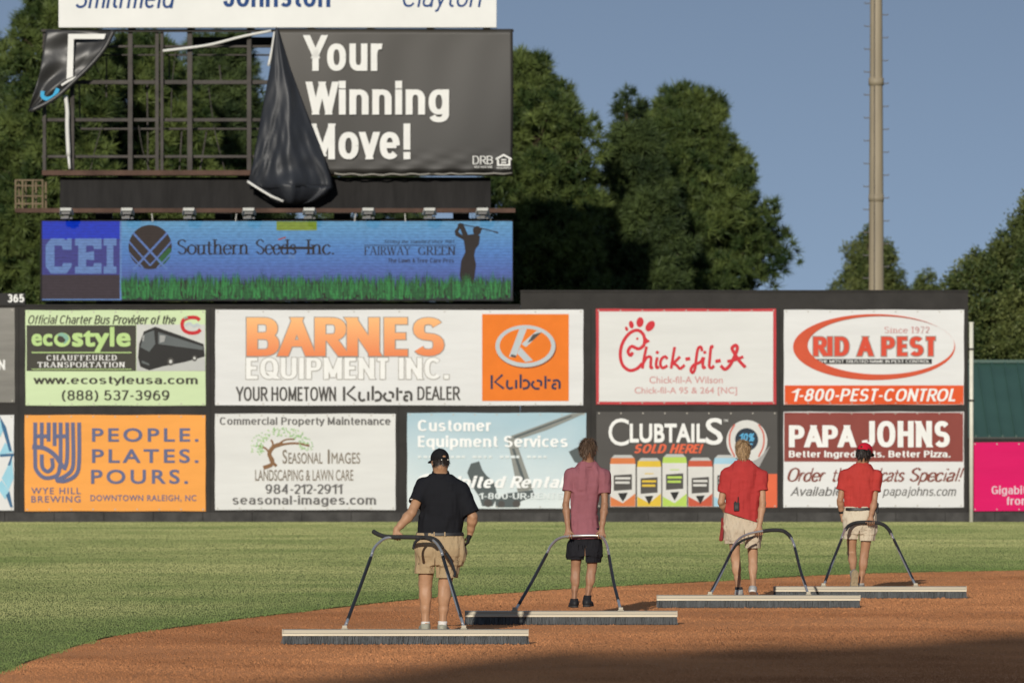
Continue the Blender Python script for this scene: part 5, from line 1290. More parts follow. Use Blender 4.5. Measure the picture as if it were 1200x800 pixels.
def person(spec):
    d, g = spec['d'], spec['ground']; sc = F/d
    x0 = (spec['cx']-600)/sc
    J = lambda px, py, y=0.0: np.array([(px-spec['cx'])/sc, y, (g-py)/sc])
    W_ = lambda px: px/sc
    root = thing('person', spec['label'], 'person', (x0, d, 0), 'groundskeepers dragging brooms over the infield')
    zt = (g-spec['top'])/sc+.08
    lo, hi = (-.55, -.55, -.06), (.55, .45, zt)
    xs_ = spec.get('xr', (-.5, .5)); lo = (xs_[0], lo[1], lo[2]); hi = (xs_[1], hi[1], hi[2])
    B_ = Field(lo, hi, .0055)
    sm = skin(spec['skin'][0], spec['skin'][1])
    M = rotm(*spec['head_rot'])
    hc = J(*spec['head'])
    T = head(B_, hc, M, J(*spec['neck']), spec.get('neck_r', .056), spec.get('head_k', 1.0))
    # trunk under the clothes
    tor = [(J(0, py)[2], (xl+xr)/2/sc-spec['cx']/sc, cy, (xr-xl)/2/sc, ry) for py, xl, xr, ry, cy in spec['torso']]
    B_.stack([q for q in tor if q[0] > J(0, spec['waist'])[2]], .03, 2.3, -.034)
    hips = [(J(0, py)[2], (xl+xr)/2/sc-spec['cx']/sc, cy, (xr-xl)/2/sc, ry) for py, xl, xr, ry, cy in spec['hips']]
    B_.stack(hips, .03, 2.3, -.026)
    kA = spec.get('arm_k', 1.0); kL = spec.get('leg_k', 1.0)
    arms = []
    for a in spec['arms']:
        if 'bar' in a:
            a['f'], a['p'] = unit((0, -.25, -1)), unit((0, -1, .25)); a['curl'] = (58, 62, 48); a['tc'] = 50
            S, E, Wp = J(*a['s']), J(*a['e']), J(*a['bar'])-a['p']*.030-a['f']*.082
        else: S, E, Wp = J(*a['s']), J(*a['e']), J(*a['w'])
        arms.append((S, E, Wp))
        B_.cone(S, E, .049*kA, .039*kA, .02); m_ = E+(Wp-E)*.26; B_.ell(E+np.array([0,-.030,.0]), (.02*kA,.02*kA,.026*kA), None, .015)
        B_.cone(E, m_, .038*kA, .0435*kA, .02); m5 = E+(Wp-E)*.7; B_.cone(m_, m5, .0435*kA, .031*kA, .02); B_.cone(m5, Wp, .031*kA, .0255*kA, .02)
        hand(B_, Wp, a['f'], a['p'], a['t'], a['curl'], a.get('k', .98), a.get('spread', 6), a.get('tc', 35))
    legs = []
    for l in spec['legs']:
        H, K, A_ = J(*l['h']), J(*l['k']), J(*l['a'])
        legs.append((H, K, A_))
        B_.cone(H, K, .076*kL, .053*kL, .02)
        ax = K+(A_-K)*.30; m2 = K+(A_-K)*.62; m3 = K+(A_-K)*.86
        B_.cone(K, ax, .049*kL, .048*kL, .02); B_.cone(ax, m2, .048*kL, .037*kL, .02); B_.cone(m2, m3, .037*kL, .028*kL, .02); B_.cone(m3, A_, .028*kL, .034*kL, .015)
        sd = 1 if H[0] > 0 else -1
        dn = unit(A_-K)
        Mc = np.stack([np.array([1.0,0,0]), unit(np.cross(dn, [1.0,0,0])), dn], 1)
        B_.ell(K+(A_-K)*.27+np.array([-sd*.018,-.022,0]), (.034*kL,.036*kL,.105*kL), Mc, .018)
        B_.ell(K+(A_-K)*.24+np.array([sd*.019,-.020,0]), (.031*kL,.033*kL,.092*kL), Mc, .018)
        B_.cone(K+(A_-K)*.6+np.array([0,-.026,0]), A_+np.array([0,-.030,0]), .015, .011, .012)
        B_.ell(K+np.array([0,.03,0]), (.04*kL,.035*kL,.045*kL), None, .02)
        for q in (-1, 1): B_.cone(K+np.array([q*.031*kL,-.028,.07]), K+np.array([q*.032*kL,-.030,-.015]), .013, .012, .012)
        fd = unit(l.get('foot', (0, 1, 0))); hl = A_-np.array([0,0,1])*.035+(-fd*.03)
        B_.cone(hl, hl+fd*.16+np.array([0,0,-.005]), .030, .026, .03)
    if spec.get('body_cut'): pass
    B_.noise(.0022, (22, 22, 14), 3).build('body', sm, root)
    for sx_ in (-.031, .031):
        ev = Field(T(sx_,.090,.002)-.02, T(sx_,.090,.002)+.02, .003).ell(T(sx_,.088,.002), (.011,)*3, None, .002); ev.build('eye', EYE, root)
    # shirt
    S_ = Field(lo, hi, .0065)
    S_.stack(tor, .03, 2.35, 0)
    S_.cone(J(*spec['neck'])+np.array([0,0,-.03]), J(*spec['neck'])+np.array([0,0,.02]), .09, .062, .05)
    for (S, E, Wp), a in zip(arms, spec['arms']):            # shoulder caps
        S_.cone(S, S+(E-S)*.12, a.get('sr', .074)*.93, a.get('sr', .074)*.93, .045)
    S_.noise(spec.get('fold', .010), spec.get('fold_sc', (9, 9, 4)), spec['seed'], 2)
    S_.noise(.0062, (20, 16, 5), spec['seed']+5, 2); S_.noise(.0035, (9, 12, 30), spec['seed']+15, 1)
    H_ = S_.hollow(.012)
    for (S, E, Wp), a in zip(arms, spec['arms']):
        u = unit(E-S); en = S+(E-S)*a['sleeve']; sr = a.get('sr', .074)
        sf = Field(lo, hi, .0065)
        sf.cone(S, en+u*.05, sr*.94, sr*1.04, .01); sf.noise(.012, (12, 12, 9), spec['seed']+11, 2)
        ring = sf.copy(); ring.d = ring.d-.004
        sf.d = np.maximum(sf.d, -(sf.d+.011)).astype(np.float32); sf.cut(en, u)
        h = np.clip(.5+.5*(H_.d-sf.d)/.03, 0, 1); H_.d = (H_.d*(1-h)+sf.d*h-.03*h*(1-h)).astype(np.float32)
    ph, nh = spec['hem']
    H_.cut(J(*ph), nh)
    H_.cut(J(*spec['neck'])+np.array([0,0,.012]), (0, .25, 1))
    sh = H_.build('shirt', spec['shirt'], root)
    # collar
    nb = J(*spec['neck'])
    Cf = Field(nb-.14, nb+.14, .005)
    nr = spec.get('neck_r', .056)
    Cf.cone(nb+np.array([0,-.004,-.022]), nb+np.array([0,-.010,.040]), nr+.034, nr+.017, .01)
    C2 = Cf.hollow(.010); C2.cut(nb+np.array([0,0,.034]), (0, -.35, 1)); C2.cut(nb+np.array([0,0,-.018]), (0, .25, -1))
    C2.noise(.003, (20, 20, 20), 4, 1); C2.build('collar', spec['shirt'], sh)
    # shorts
    P_ = Field(lo, hi, .0065)
    P_.stack(hips, .02, 2.35, .004)
    for (H, K, A_), l in zip(legs, spec['legs']):
        r1, r2 = l.get('sr', (.105, .098))
        P_.cone(H, H+(K-H)*1.05, r1*spec.get('sk', 1), r2*spec.get('sk', 1), .03)
    P_.noise(.010, (10, 8, 5), spec['seed']+9, 2); P_.noise(.009, (24, 20, 9), spec['seed']+2, 2)
    if 'drop' in spec: pass
    zc_ = J(0, min(l['hem'] for l in spec['legs']))[2]; gx = J(spec['mid'], 0)[0]
    P_.put((gx-.03, lo[1], zc_-.1), (gx+.03, hi[1], zc_+.17), lambda X, Y, Z: np.maximum(np.abs(X-gx)-np.clip((zc_+.17-Z)*.05, .0, .012), Z-zc_-.17)+0*Y, .001, sub=True)
    Q_ = P_.hollow(.010)
    (H1, K1, A1), (H2, K2, A2) = legs
    for (H, K, A_), l in zip(legs, spec['legs']):
        z = J(0, l['hem'])[2]; sgn = -1 if H[0] < (H1[0]+H2[0])/2 else 1
        mid = (K1[0]+K2[0])/2 if 'mid' not in spec else J(spec['mid'], 0)[0]
        def fn(X, Y, Z, z=z, sgn=sgn, mid=mid): return np.maximum(Z-z+.08*Y*0, sgn*(mid-X))+0*Y
        Q_.put((lo[0], lo[1], lo[2]), (hi[0], hi[1], z), fn, .001, sub=True)
    Q_.cut(J(0, spec['waist']), (0, 0, 1))
    so = Q_.build('shorts', spec['shorts'], root)
    if spec.get('belt'):
        wy0, wy1, bm = spec['belt']
        b = Field((lo[0], lo[1], J(0, wy1)[2]-.02), (hi[0], hi[1], J(0, wy0)[2]+.02), .005).stack(hips, .01, 2.35, .015)
        b = b.hollow(.012); b.cut(J(0, wy0), (0, 0, 1)); b.cut(J(0, wy1), (0, 0, -1)); bo = b.build('belt', bm, so)
    # back pockets
    for (px0, px1, py0, py1) in spec.get('pockets', []):
        pk = P_.copy(); sl_, X, Y, Z = pk.grid(pk.lo, pk.lo+pk.h*pk.n)
        a, b2 = J(px0, py1), J(px1, py0)
        pk.d = np.maximum(pk.d-.004, -(pk.d+.012))
        pk.d = np.maximum(pk.d, np.maximum(np.maximum(a[0]-X, X-b2[0]), np.maximum(np.maximum(a[2]-Z, Z-b2[2]), Y-0*Z+.02))).astype(np.float32)
        pk.build('back_pocket', spec['shorts'], so)
    # socks and shoes
    for (H, K, A_), l in zip(legs, spec['legs']):
        st_ = J(0, l['sock'])[2]
        if st_ > A_[2]-.04:
            t = (st_-A_[2])/max(K[2]-A_[2], .1); top = A_+(K-A_)*max(t, 0.02)
            s_ = Field(np.minimum(A_, top)-.12, np.maximum(A_, top)+.12, .005).cone(top+np.array([0,0,.02]), A_, (.033+.024*min(1, t*2.2))*kL+.006, .040, .01).cone(A_, A_-np.array([0,0,.04]), .040, .04, .02)
            s_.cut(top, (0, 0, 1)); s_.noise(.003, (20, 20, 60), 2, 1); s_.build('sock', spec['sock'], root)
        fd = unit(l.get('foot', (0, 1, 0))); up = np.array([0,0,1.0]); side = unit(np.cross(fd, up)); up = np.cross(side, fd)
        hl = A_-up*.052-fd*.045     # heel on the sole
        Mx = np.stack([side, fd, up], 1)
        q = lambda x, y, z: hl+side*x+fd*y+up*z
        c0 = q(0,.12,0)
        s_ = Field(c0-.24, c0+.24, .0055)
        s_.ell(q(0,.02,.018), (.040,.052,.046), Mx, .02).ell(q(0,.10,.010), (.042,.10,.040), Mx, .03).ell(q(.004,.195,.004), (.049,.072,.034), Mx, .03)
        s_.cone(A_-up*.01, A_-up*.045, .047, .048, .02)
        s_.cut(A_+up*.004, up); s_.cut(q(0,0,-.006), -up); s_.noise(.003, (30, 30, 30), 5, 1)
        so_ = s_.build('shoe', spec['shoe'], root)
        t_ = Field(c0-.24, c0+.24, .005)
        t_.ell(q(0,.02,-.016), (.043,.056,.10), Mx, .02).ell(q(0,.10,-.016), (.043,.105,.10), Mx, .02).ell(q(.004,.195,-.016), (.053,.076,.10), Mx, .02)
        t_.cut(q(0,0,-.004), up); t_.cut(q(0,0,-.026), -up); t_.build('sole', spec['sole'], so_)
    # hair
    hm = mat(spec['hair'][0], spec['hair'][1], .6, .35, noise=(40, .45, 6), stretch=(1, 1, .25), bump=(90, .5, .006))
    kh = spec.get('head_k', 1.0)
    Hf = Field(hc-.2, hc+.2, .0045)
    for (x, y, z, rx, ry, rz) in spec['hair'][2]: Hf.ell(T(x, y, z), (rx*kh, ry*kh, rz*kh), M, .02)
    Hf.ell(T(0,.105,-.035), (.085*kh,.080*kh,.088*kh), M, .01, True)
    for sg in (-1, 1): Hf.ell(T(sg*.085,.0,-.02), (.022,.026,.038), M, .005, True)
    Hf.noise(spec['hair'][3], (34, 34, 9), 1, 2); Hf.noise(spec['hair'][3]*.7, (70, 70, 22), 6, 1)
    ho = Hf.build('hair', hm, root)
    me = ho.data; nv = len(me.vertices); co = np.empty(nv*3, np.float32); me.vertices.foreach_get('co', co); co = co.reshape(-1, 3)
    no = np.empty(nv*3, np.float32); me.vertices.foreach_get('normal', no); no = no.reshape(-1, 3)
    pick = rng.choice(nv, spec.get('locks', 2600)); pk_, nn = co[pick], no[pick]
    crown = T(.01, -.05, .115)
    fl_ = pk_-crown+rng.normal(0, .018, pk_.shape); fl_[:, 2] -= .05
    fl_ -= nn*np.sum(fl_*nn, 1)[:, None]; fl_ /= np.linalg.norm(fl_, axis=1)[:, None]+1e-6
    fl_ = fl_+nn*rng.uniform(.05, .55, (len(pick), 1))*spec.get('fluff', 1)+rng.normal(0, .16, pk_.shape)
    sdv = np.cross(fl_, nn); sdv /= np.linalg.norm(sdv, axis=1)[:, None]+1e-6
    Lk = rng.uniform(.018, .042, (len(pick), 1)); wk = rng.uniform(.0018, .0042, (len(pick), 1))
    Q = np.empty((len(pick), 3, 3)); Q[:,0] = pk_-sdv*wk-nn*.002; Q[:,1] = pk_+sdv*wk-nn*.002; Q[:,2] = pk_+fl_*Lk
    lm = mat(spec['hair'][0]+'_locks', spec['hair'][1], .5, .4, tint=tuple(c*spec.get('streak', 1.8) for c in spec['hair'][1]))
    tk = np.repeat(np.clip(rng.normal(.45, .35, len(pick)), 0, 1), 3)
    if nv: link('hair_locks', np_mesh('hair_locks', Q.reshape(-1, 3), np.arange(len(pick)*3).reshape(-1, 3), tk), lm, ho)
    if spec.get('cap'):
        cm, cb, zc, tilt = spec['cap']
        Mc = M @ rotm(0, tilt)
        cf = Field(hc-.22, hc+.22, .0045)
        cc = T(0,-.010,.034)
        cf.ell(cc, (.092,.112,.098), Mc, .01); n_ = Mc @ np.array([0,0,1.0])
        cf.noise(.003, (12, 12, 12), 2, 1)
        cf.d = np.maximum(cf.d, -(cf.d+.010)).astype(np.float32); cf.cut(cc+n_*zc, -n_)
        # opening above the strap at the back
        bk = cc+Mc @ np.array([0,-.108,zc+.032])
        cf.ell(bk, (.020,.03,.011), Mc, .002, True)
        co = cf.build('cap', cm, root)
        bf = Field(hc-.3, hc+.3, .0045)
        bc = cc+Mc @ np.array([0,.10,zc+.004])
        bf.ell(bc, (.080,.095,.030), Mc, .01); bf.d = np.maximum(bf.d, -(bf.d+.007)).astype(np.float32)
        bf.cut(bc+n_*.002, -n_); bf.ell(cc, (.086,.104,.2), Mc, .002, True); bf.build('brim', cb, co)
        bt = Field(hc-.16, hc+.16, .004).ell(cc+n_*.098, (.009,.009,.006), Mc, .002); bt.build('button', cm, co)
    return root, J, M, T
BLACK_POLO = cloth('black_polo', (.011, .0115, .014)); PLUM = cloth('plum_polo', (.245, .090, .106), .10); RED1 = cloth('red_polo', (.36, .036, .034), .10); RED2 = cloth('scarlet_polo', (.38, .040, .033), .10)
KHAKI = cloth('khaki_shorts', (.36, .265, .155)); BLACK_SH = cloth('black_shorts', (.014, .014, .017)); STONE = cloth('stone_shorts', (.46, .385, .285)); STONE2 = cloth('pale_shorts', (.52, .45, .34))
LEATHER = mat('black_leather', (.016, .015, .015), .5, .4); RUBBER = mat('black_rubber', (.02, .02, .021), .65, .3, noise=(30, .2))
specs = []
p1 = dict(d=62.8, ground=745, cx=513, top=527, xr=(-.52, .5), label='man in black polo and black cap pulling the nearest broom one-handed', seed=1,
    skin=('sunlit_skin', (.37, .205, .115)), head=(515, 541), head_rot=(26, -6, 0), neck=(516.5, 556), neck_r=.064, head_k=1.04,
    torso=[(556,505,528,.080,0),(562,495,540,.105,0),(570,489,546,.125,0),(582,490,547,.140,0),(596,493,546,.145,.01),(610,491,543,.150,.015),(627,489,541,.150,.015)],
    hips=[(620,491,540,.140,.015),(632,487,544,.150,0),(642,485,545,.158,-.01),(652,487,544,.150,0),(662,492,540,.120,0)], arm_k=1.16, leg_k=1.27,
    arms=[dict(s=(496,570,0), e=(483,600,-.15), bar=(465,629,-.30), t=(1,0,0), sleeve=.64, sr=.086),
          dict(s=(538,573,0), e=(554,605,-.04), w=(551,625,.03), f=(-.28,.1,-1), p=(-1,.1,.1), t=(0,1,0), curl=(28,32,22), sleeve=.90, sr=.086, k=1.05)],
    legs=[dict(h=(501,644,0), k=(498.5,684,.02), a=(498.5,731,0), hem=672, sock=728, foot=(-.18,1,0), sr=(.125,.104)), dict(h=(527,644,0), k=(521.5,684,.02), a=(518.5,732,.0), hem=677, sock=727.5, foot=(.10,1,0), sr=(.125,.112))],
    mid=510, hem=((514,625.5,0),(0,0,-1)), waist=624, belt=(623.4,627.6,LEATHER), pockets=[(490,508,636,652),(522,539,636,652)], shirt=BLACK_POLO, shorts=KHAKI,
    sock=cloth('white_sock', (.62,.60,.57)), shoe=mat('grey_shoe', (.30,.30,.24), .7, .2, noise=(30,.2)), sole=mat('pale_sole', (.55,.54,.48), .7),
    hair=('dark_hair', (.02,.015,.012), [(0,-.030,.0,.080,.080,.075)], .004), cap=(mat('black_cap', (.012,.012,.013), .85, .1, noise=(40,.2)), mat('black_cap_brim', (.012,.012,.013), .85, .1), -.030, -4))
p2 = dict(d=68.3, ground=723.4, cx=681, top=515, label='bareheaded man in plum polo gripping a bar behind him with both hands', seed=2,
    skin=('tan_skin', (.29, .150, .085)), head=(689.5, 528), head_rot=(-16, -14, 0), neck=(689.5, 543), neck_r=.054,
    torso=[(541,681,698,.062,0),(547,673,704,.088,0),(555,668,710,.105,0),(566,667,709,.112,0),(580,668,704,.112,0),(600,669,702,.105,0),(615,669,703,.116,-.005),(636,668,708,.140,-.012)],
    hips=[(616,673,703,.100,0),(630,670,704,.108,0),(642,666,705,.115,0),(651,666,705,.105,0)], arm_k=.90, leg_k=.94, locks=3600, fluff=1.5, fold=.015, fold_sc=(11,9,2.6),
    arms=[dict(s=(669,556,0), e=(663,591,-.06), bar=(665.5,627.5,-.20), t=(1,0,0), sleeve=.56, sr=.068), dict(s=(708,557,0), e=(708.5,592,-.06), bar=(705,627.5,-.20), t=(-1,0,0), sleeve=.60, sr=.068)],
    legs=[dict(h=(676,640,0), k=(674.5,668,.03), a=(673,703,0), hem=655.5, sock=701, foot=(-.1,1,0), sr=(.102,.104)), dict(h=(695,640,0), k=(693.5,668,.02), a=(688,702,-.02), hem=659, sock=697, foot=(.12,1,0), sr=(.102,.098))],
    mid=685.3, hem=((687,631,0),(.03,0,-1)), waist=618, shirt=PLUM, shorts=BLACK_SH, sock=cloth('black_sock', (.016,.016,.018)), shoe=mat('black_shoe', (.016,.016,.018), .6, .3), sole=mat('black_sole', (.03,.03,.03), .7),
    hair=('brown_hair', (.075,.046,.028), [(0,-.014,.036,.090,.108,.098),(0,-.052,-.015,.074,.062,.070)], .011))
p3 = dict(d=73.5, ground=706, cx=870, top=516, label='fair haired man in untucked red polo with a radio clipped at his back', seed=3,
    skin=('fair_skin', (.38, .215, .125)), head=(870.5, 528.5), head_rot=(3, -8, 0), neck=(871.5, 541.5), neck_r=.055, head_k=.98,
    torso=[(539,863,880,.062,0),(545,856,888,.090,0),(552,851,893,.108,0),(563,849,893,.116,0),(580,849,891,.116,0),(593,849,890,.122,-.005),(603,848,891,.136,-.015),(617,847,892,.150,-.02)],
    hips=[(594,851,888,.105,0),(606,849,890,.115,0),(620,847,891,.122,0),(632,850,890,.105,0)], arm_k=.95, leg_k=1.0, fold=.015,
    arms=[dict(s=(852,556,0), e=(845,588,.0), w=(853,603,.15), f=(.85,.4,-.3), p=(.3,-.9,0), t=(0,.2,1), curl=(30,40,30), sleeve=.66, sr=.072), dict(s=(892,557,0), e=(893.5,590,-.06), bar=(889,624,-.20), t=(-1,0,0), sleeve=  .54, sr=.072)], locks=3400, streak=2.1,
    legs=[dict(h=(860,620,0), k=(862,655,.04), a=(866,691,.02), hem=637, sock=687.5, foot=(.05,1,0), sr=(.118,.104)), dict(h=(881,620,0), k=(882.5,656,.02), a=(882,687,-.08), hem=642, sock=688, foot=(.12,1,-.32), sr=(.112,.092))],
    mid=872, hem=((869,606,0),(-.30,0,-.95)), waist=597, pockets=[(876,888,612,626)], shirt=RED1, shorts=STONE, sock=cloth('dark_sock', (.03,.03,.035)), shoe=mat('pale_grey_shoe', (.34,.34,.33), .7, .2, noise=(30,.3)), sole=mat('white_sole', (.6,.59,.56), .7),
    hair=('fair_hair', (.225,.145,.073), [(0,-.014,.034,.090,.108,.098),(0,-.050,-.035,.072,.060,.075)], .010))
p4 = dict(d=77.0, ground=695.6, cx=1006, top=518, label='man in red cap and tucked red polo with one heel lifted, farthest right', seed=4,
    skin=('ruddy_skin', (.33, .175, .098)), head=(1013.5, 531), head_rot=(-28, -16, 0), neck=(1010.5, 544.5), neck_r=.055,
    torso=[(542,1002,1019,.064,.02),(548,995,1024,.092,.02),(556,988,1029,.112,.01),(570,988,1028,.120,0),(584,989,1026,.120,0),(599,990,1025,.116,0)],
    hips=[(592,991,1024,.112,0),(606,989,1026,.124,-.01),(617,989,1027,.128,-.01),(625,990,1027,.105,0)], arm_k=.95, leg_k=.98,
    arms=[dict(s=(990,556,0), e=(984.5,586,-.02), w=(986.5,602,.02), f=(.05,.1,-1), p=(1,0,0), t=(0,1,0), curl=(25,30,20), sleeve=.60, sr=.070), dict(s=(1027,557,0), e=(1024,588,-.07), bar=(1019.5,612.5,-.21), t=(-1,0,0), sleeve=.60, sr=.072)],
    legs=[dict(h=(998,616,0), k=(998.5,648,.05), a=(999.5,672,-.17), hem=631.5, sock=668.5, foot=(-.05,.30,-.95), sr=(.110,.098)), dict(h=(1017,616,0), k=(1013,650,.02), a=(1008.5,684.5,.0), hem=633.5, sock=683, foot=(0,1,0), sr=(.115,.102))],
    mid=1006.4, hem=((1007,595.5,0),(0,0,-1)), waist=593, belt=(594.4,598.0,LEATHER), shirt=RED2, shorts=STONE2, sock=cloth('grey_sock', (.4,.38,.35)), shoe=mat('worn_shoe', (.22,.20,.18), .7, .2, noise=(30,.3)), sole=mat('gum_sole', (.30,.24,.15), .7, .2, noise=(40,.4)),
    hair=('black_hair', (.018,.013,.011), [(0,-.028,.0,.088,.092,.078),(0,-.055,-.035,.076,.056,.058)], .010), cap=(mat('red_cap', (.46,.012,.028), .8, .15, noise=(40,.12)), mat('dark_cap_brim', (.02,.018,.02), .8, .15), -.020, -4))
PP = [person(p) for p in (p1, p2, p3, p4)]

# ---- small worn things
r1, J1, M1, T1 = PP[0]
gf = Field(J1(551,640)-.2, J1(551,640)+.2, .005); wp = J1(551,625,.03)
hand(gf, wp, (-.28,.1,-1), (-1,.1,.1), (0,1,0), (28,32,22), 1.13); gf.cut(wp+np.array([0,0,-.012]), (.25,0,1))
gf.build('glove', mat('black_glove', (.018,.017,.017), .8, .15), r1)
e0 = J1(483.5, 583.5, -.085)
MB().tube([tuple(e0+np.array(q)) for q in ((-.030,-.022,-.004),(-.012,-.040,-.012),(.012,-.042,.0),(.034,-.034,.018))], [.003,.006,.005,.002], 6).build('sleeve_mark', I_WHITE, r1)
for sg in (-1, 1):
    q = T1(sg*.034, -.122, .008); MB().tube([tuple(q), tuple(q+np.array([0,-.006,0]))], .006, 8).build('strap_stud', mat('brass_stud', (.5,.47,.4), .4, .5), r1)
bl = mat('belt_tip_white', (.6,.58,.54), .6)
for px in (509, 521.5): q = J1(px, 625.5, -.145); MB().box(q[0]-.006, q[0]+.006, q[1]-.012, q[1]+.02, q[2]-.02, q[2]+.022).build('belt_loop', KHAKI, r1)
r4, J4, M4, T4 = PP[3]
w4, e4 = J4(986.5,602,.02), J4(984.5,586,-.02); u = unit(e4-w4)
MB().tube([tuple(w4+u*.012), tuple(w4+u*.040)], .0335, 16).build('watch', mat('black_watch', (.015,.015,.016), .4, .5), r4)
r3, J3, M3, T3 = PP[2]
w3, e3 = J3(853,603,.15), J3(845,588,0); u = unit(e3-w3)
MB().tube([tuple(w3+u*.03), tuple(w3+u*.042)], .034, 16).build('wristband', mat('white_band', (.6,.58,.55), .6), r3)

def wl(J, root, px, py, y):
    q = J(px, py, y); return (root.location.x+q[0], root.location.y+q[1], q[2])
rad = thing('walkie_talkie', 'black two-way radio with a stub aerial clipped at the waist of the fair haired man', 'radio', wl(J3, r3, 862.5, 592.5, -.145))
MB().box(-.031,.031,-.022,.02,-.055,.045).build('case', RUBBER, rad, bevel=.006)
MB().tube([(.018,0,.045),(.020,-.004,.11)], [.007,.005], 8).build('aerial', RUBBER, rad); MB().tube([(-.014,0,.045),(-.014,0,.058)], .008, 10).build('knob', RUBBER, rad)
MB().box(-.018,.018,-.026,-.0225,-.03,.01).build('speaker_grille', LEATHER, rad)
tw = thing('red_towel', 'narrow red cloth hanging from the left pocket of the fair haired man', 'towel', wl(J3, r3, 847, 607, -.02))
v, f = [], []
for j in range(12):
    t = j/11
    for i in range(5):
        u_ = i/4-.5; v.append((u_*.030*(1+.5*t)-.022*t, .016*math.sin(u_*7+t*4)-.02*t, -.26*t+.01*math.sin(t*9+i)))
for j in range(11):
    for i in range(4): f.append((j*5+i, j*5+i+1, j*5+i+6, j*5+i+5))
o = link('cloth', mesh('cloth', v, f), cloth('dark_red_cloth', (.22,.03,.03)), tw, smooth=True); o.modifiers.new('thickness', 'SOLIDIFY').thickness = .004
pc = thing('belt_pouch', 'small black pouch at the right hip of the man in the red cap', 'pouch', wl(J4, r4, 1026.5, 594, -.03))
MB().box(-.03,.03,-.035,.035,-.075,.055).build('case', RUBBER, pc, bevel=.01); MB().box(-.032,.032,-.037,.037,.02,.05).build('flap', LEATHER, pc, bevel=.006)

# ================================================================== DRAG BROOMS
m_alu = mat('aluminium', (.52, .455, .34), .5, .35, metal=.15, noise=(3, .22, 8), stretch=(.3, 4, 4)); m_alu2 = mat('dull_aluminium', (.36, .32, .245), .5, .4, metal=.2, noise=(3, .15, 7), stretch=(.3, 4, 4))
m_tube = mat('steel_tube', (.55, .54, .52), .32, .5, metal=.75, noise=(5, .15)); m_black = mat('black_tube', (.016, .016, .017), .45, .4)
m_foam = mat('foam_grip', (.028, .027, .027), .8, .2, noise=(30, .3)); m_brs = mat('bristles', (.085, .09, .092), .85, .15, noise=(14, .35, 6), stretch=(1, 1, .15)); m_brs2 = mat('bristle_core', (.05, .053, .055), .9, .1)
BG = 'drag brooms pulled over the infield'
def broom(label, xl, xr, d0, d1, runs, mud=0):
    """runs: list of (kind, [(px, py)]) along the handle, from the left foot over the grip to the right foot"""
    sc = F/d0; cx = (xl+xr)/2
    X0 = (cx-600)/sc; W = (xr-xl)/sc
    root = thing('drag_broom', label, 'broom', (X0, d0, 0), BG)
    bd = .13                                              # depth of the head
    h = MB()                                              # rail: two ribs with a groove between them
    prof = [(0,.085),(0,.106),(.010,.110),(.012,.114),(.012,.141),(.022,.147),(bd,.147),(bd,.085)]
    n = len(prof)
    for sx_ in (-W/2, W/2): h.v += [(sx_, y, z) for y, z in prof]
    h.f += [(k, (k+1) % n, n+(k+1) % n, n+k) for k in range(n)] + [tuple(range(n))[::-1], tuple(range(n, 2*n))]
    h.f = [q[::-1] for q in h.f]
    h.build('rail', m_alu2, root)
    MB().box(-W/2+.002, W/2-.002, -.0035, -.0005, .087, .104).build('clamp_strip', m_alu, root)
    for s in (-1, 1): MB().box(s*W/2-.004, s*W/2+.004, -.002, bd+.002, .084, .149).build('end_cap', m_alu2, root)
    MB().box(-W/2+.01, W/2-.01, .02, bd-.02, .0, .09).build('bristle_core', m_brs2, root)
    nb = 4200
    x = rng.uniform(-W/2+.004, W/2-.004, nb); y = rng.uniform(.0, bd, nb); w = rng.uniform(.0016, .0042, nb); L = rng.normal(0, .007, nb)
    tl = rng.normal(0, .009, nb); ty = rng.uniform(-.028, .004, nb)
    V = np.empty((nb, 4, 3))
    V[:,0] = np.stack([x-w, y, np.full(nb, .09)], 1); V[:,1] = np.stack([x+w, y, np.full(nb, .09)], 1)
    V[:,2] = np.stack([x+w+tl, y+ty, .003+np.abs(L)], 1); V[:,3] = np.stack([x-w+tl, y+ty, .003+np.abs(L)*.5], 1)
    link('bristles', np_mesh('bristles', V.reshape(-1, 3), np.arange(nb*4).reshape(-1, 4)), m_brs, root)
    py0 = HZ+(CAM_H-.147)*F/(d0+.06); pyt = min(p[1] for _, ps in runs for p in ps)
    def pt(p):
        t = np.clip((py0-p[1])/(py0-pyt), 0, 1); d = d0+.06+(d1-d0-.06)*t
        q = P(p[0], p[1], d); return (q.x-X0, q.y-d0, q.z)
    allp = [p for k, ps in runs if k == 'tube' for p in ps]
    full = catmull(allp, 6)
    MB().tube([pt(p) for p in full], .0145, 12).build('handle_tube', m_tube, root, True)
    for k, ps in runs:
        c = catmull(ps, 6)
        if k == 'black': MB().tube([pt(p) for p in c], .0170, 12).build('black_sleeve', m_black, root, True)
        if k == 'grip': MB().tube([pt(p) for p in c], .0225, 12).build('grip', m_foam, root, True)
        if k == 'strap': MB().tube([tuple(np.array(pt(p))+np.array([0,-.03,0])) for p in c], .014, 8).build('loose_strap', m_foam, root, True)
        if k == 'bolt':
            for p in ps:
                q = pt(p); MB().tube([(q[0],q[1]-.026,q[2]),(q[0],q[1]+.026,q[2])], .008, 8).build('bolt', m_tube, root)
    for p in (allp[0], allp[-1]):
        q = pt(p)
        MB().box(q[0]-.032, q[0]+.032, .03, .10, .1475, .158).box(q[0]-.024, q[0]+.024, .045, .085, .158, .185).build('socket', m_alu2, root, bevel=.003)
    return root
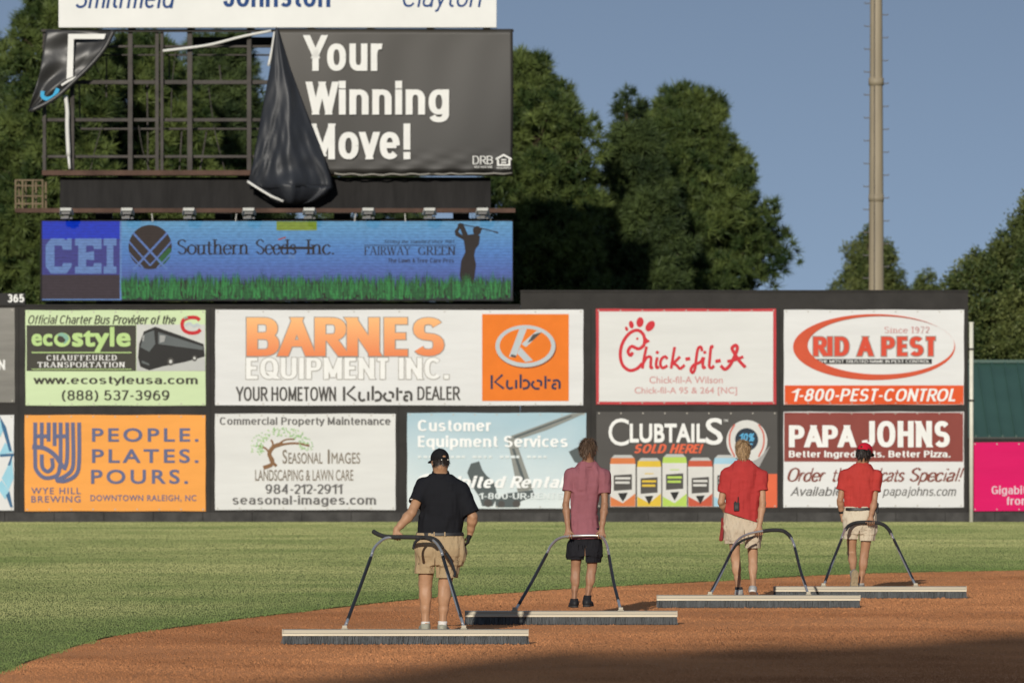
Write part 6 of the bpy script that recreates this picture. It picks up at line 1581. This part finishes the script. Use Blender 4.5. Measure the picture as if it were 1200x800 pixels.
broom('nearest broom, with a black hose grip sticking out past its left bend', 331, 619, 60.5, 62.5, [
    ('tube', [(404,735),(420,693),(434,655),(438,643),(446,634),(456,629.5),(480,629),(500,630),(509,634),(516,643),(520,655),(531,695),(543.5,734)]),
    ('black', [(407.5,725.5),(421,690),(434.5,653)]), ('black', [(519,652),(531,692),(540.6,724)]), ('grip', [(437.5,622.5),(444,626),(454,628.6),(480,629),(500,630),(507,633)]),
    ('strap', [(484.5,642),(487,634.5),(495,629.5),(505,629),(513,633),(519,641)]), ('strap', [(523,648),(529,658),(533,670),(532.5,674.5)]), ('bolt', [(436,648),(518,648),(406,730),(542,730)])])
broom('second broom, its left end in the shadow of the man in the black polo', 545, 793.5, 66.0, 68.1, [
    ('tube', [(603,716),(622,684),(641,648),(645,640),(652,632.5),(662,628.5),(680,627.3),(700,627.3),(706,629.5),(710.5,637),(713,647),(719,681),(727.5,715)]),
    ('black', [(607.5,708.5),(624,680),(640.5,649)]), ('black', [(713.6,651),(719,681),(724.4,703)]), ('bolt', [(642,645),(712,644)])])
broom('third broom, half in front of the left end of the farthest broom', 770, 1008, 71.6, 73.3, [
    ('tube', [(832,697.5),(845,672),(857,646),(861,637),(868,629.5),(878,625),(890,622.5),(905,620.8),(917,621.5),(924,626),(929,634),(933,647),(939,672),(947.5,697)]),
    ('black', [(834,692),(845,671),(856.5,647)]), ('black', [(931.6,642),(938,668),(944,686)]), ('grip', [(894,622),(905,620.8),(917,621.5),(924,626),(927,630)]), ('strap', [(857,646),(864,637),(872,632),(882,629)]), ('bolt', [(858,643),(930,638)])])
broom('farthest broom, pulled by the man in the red cap', 907, 1132.5, 75.1, 76.8, [
    ('tube', [(965,686.5),(976,658),(986,631),(989,623),(994,616),(1002,612.5),(1012,611.5),(1026,612),(1036,615),(1042,621),(1047,631),(1059,657),(1073,686)]),
    ('black', [(967,681),(976,657),(986,632)]), ('black', [(1047.6,632),(1059,656),(1070,679)]), ('grip', [(991,620),(995,615.6),(1002,612.5),(1012,611.5),(1026,612),(1036,615),(1042,621),(1044,625)]), ('bolt', [(987,629),(1046,629)])])
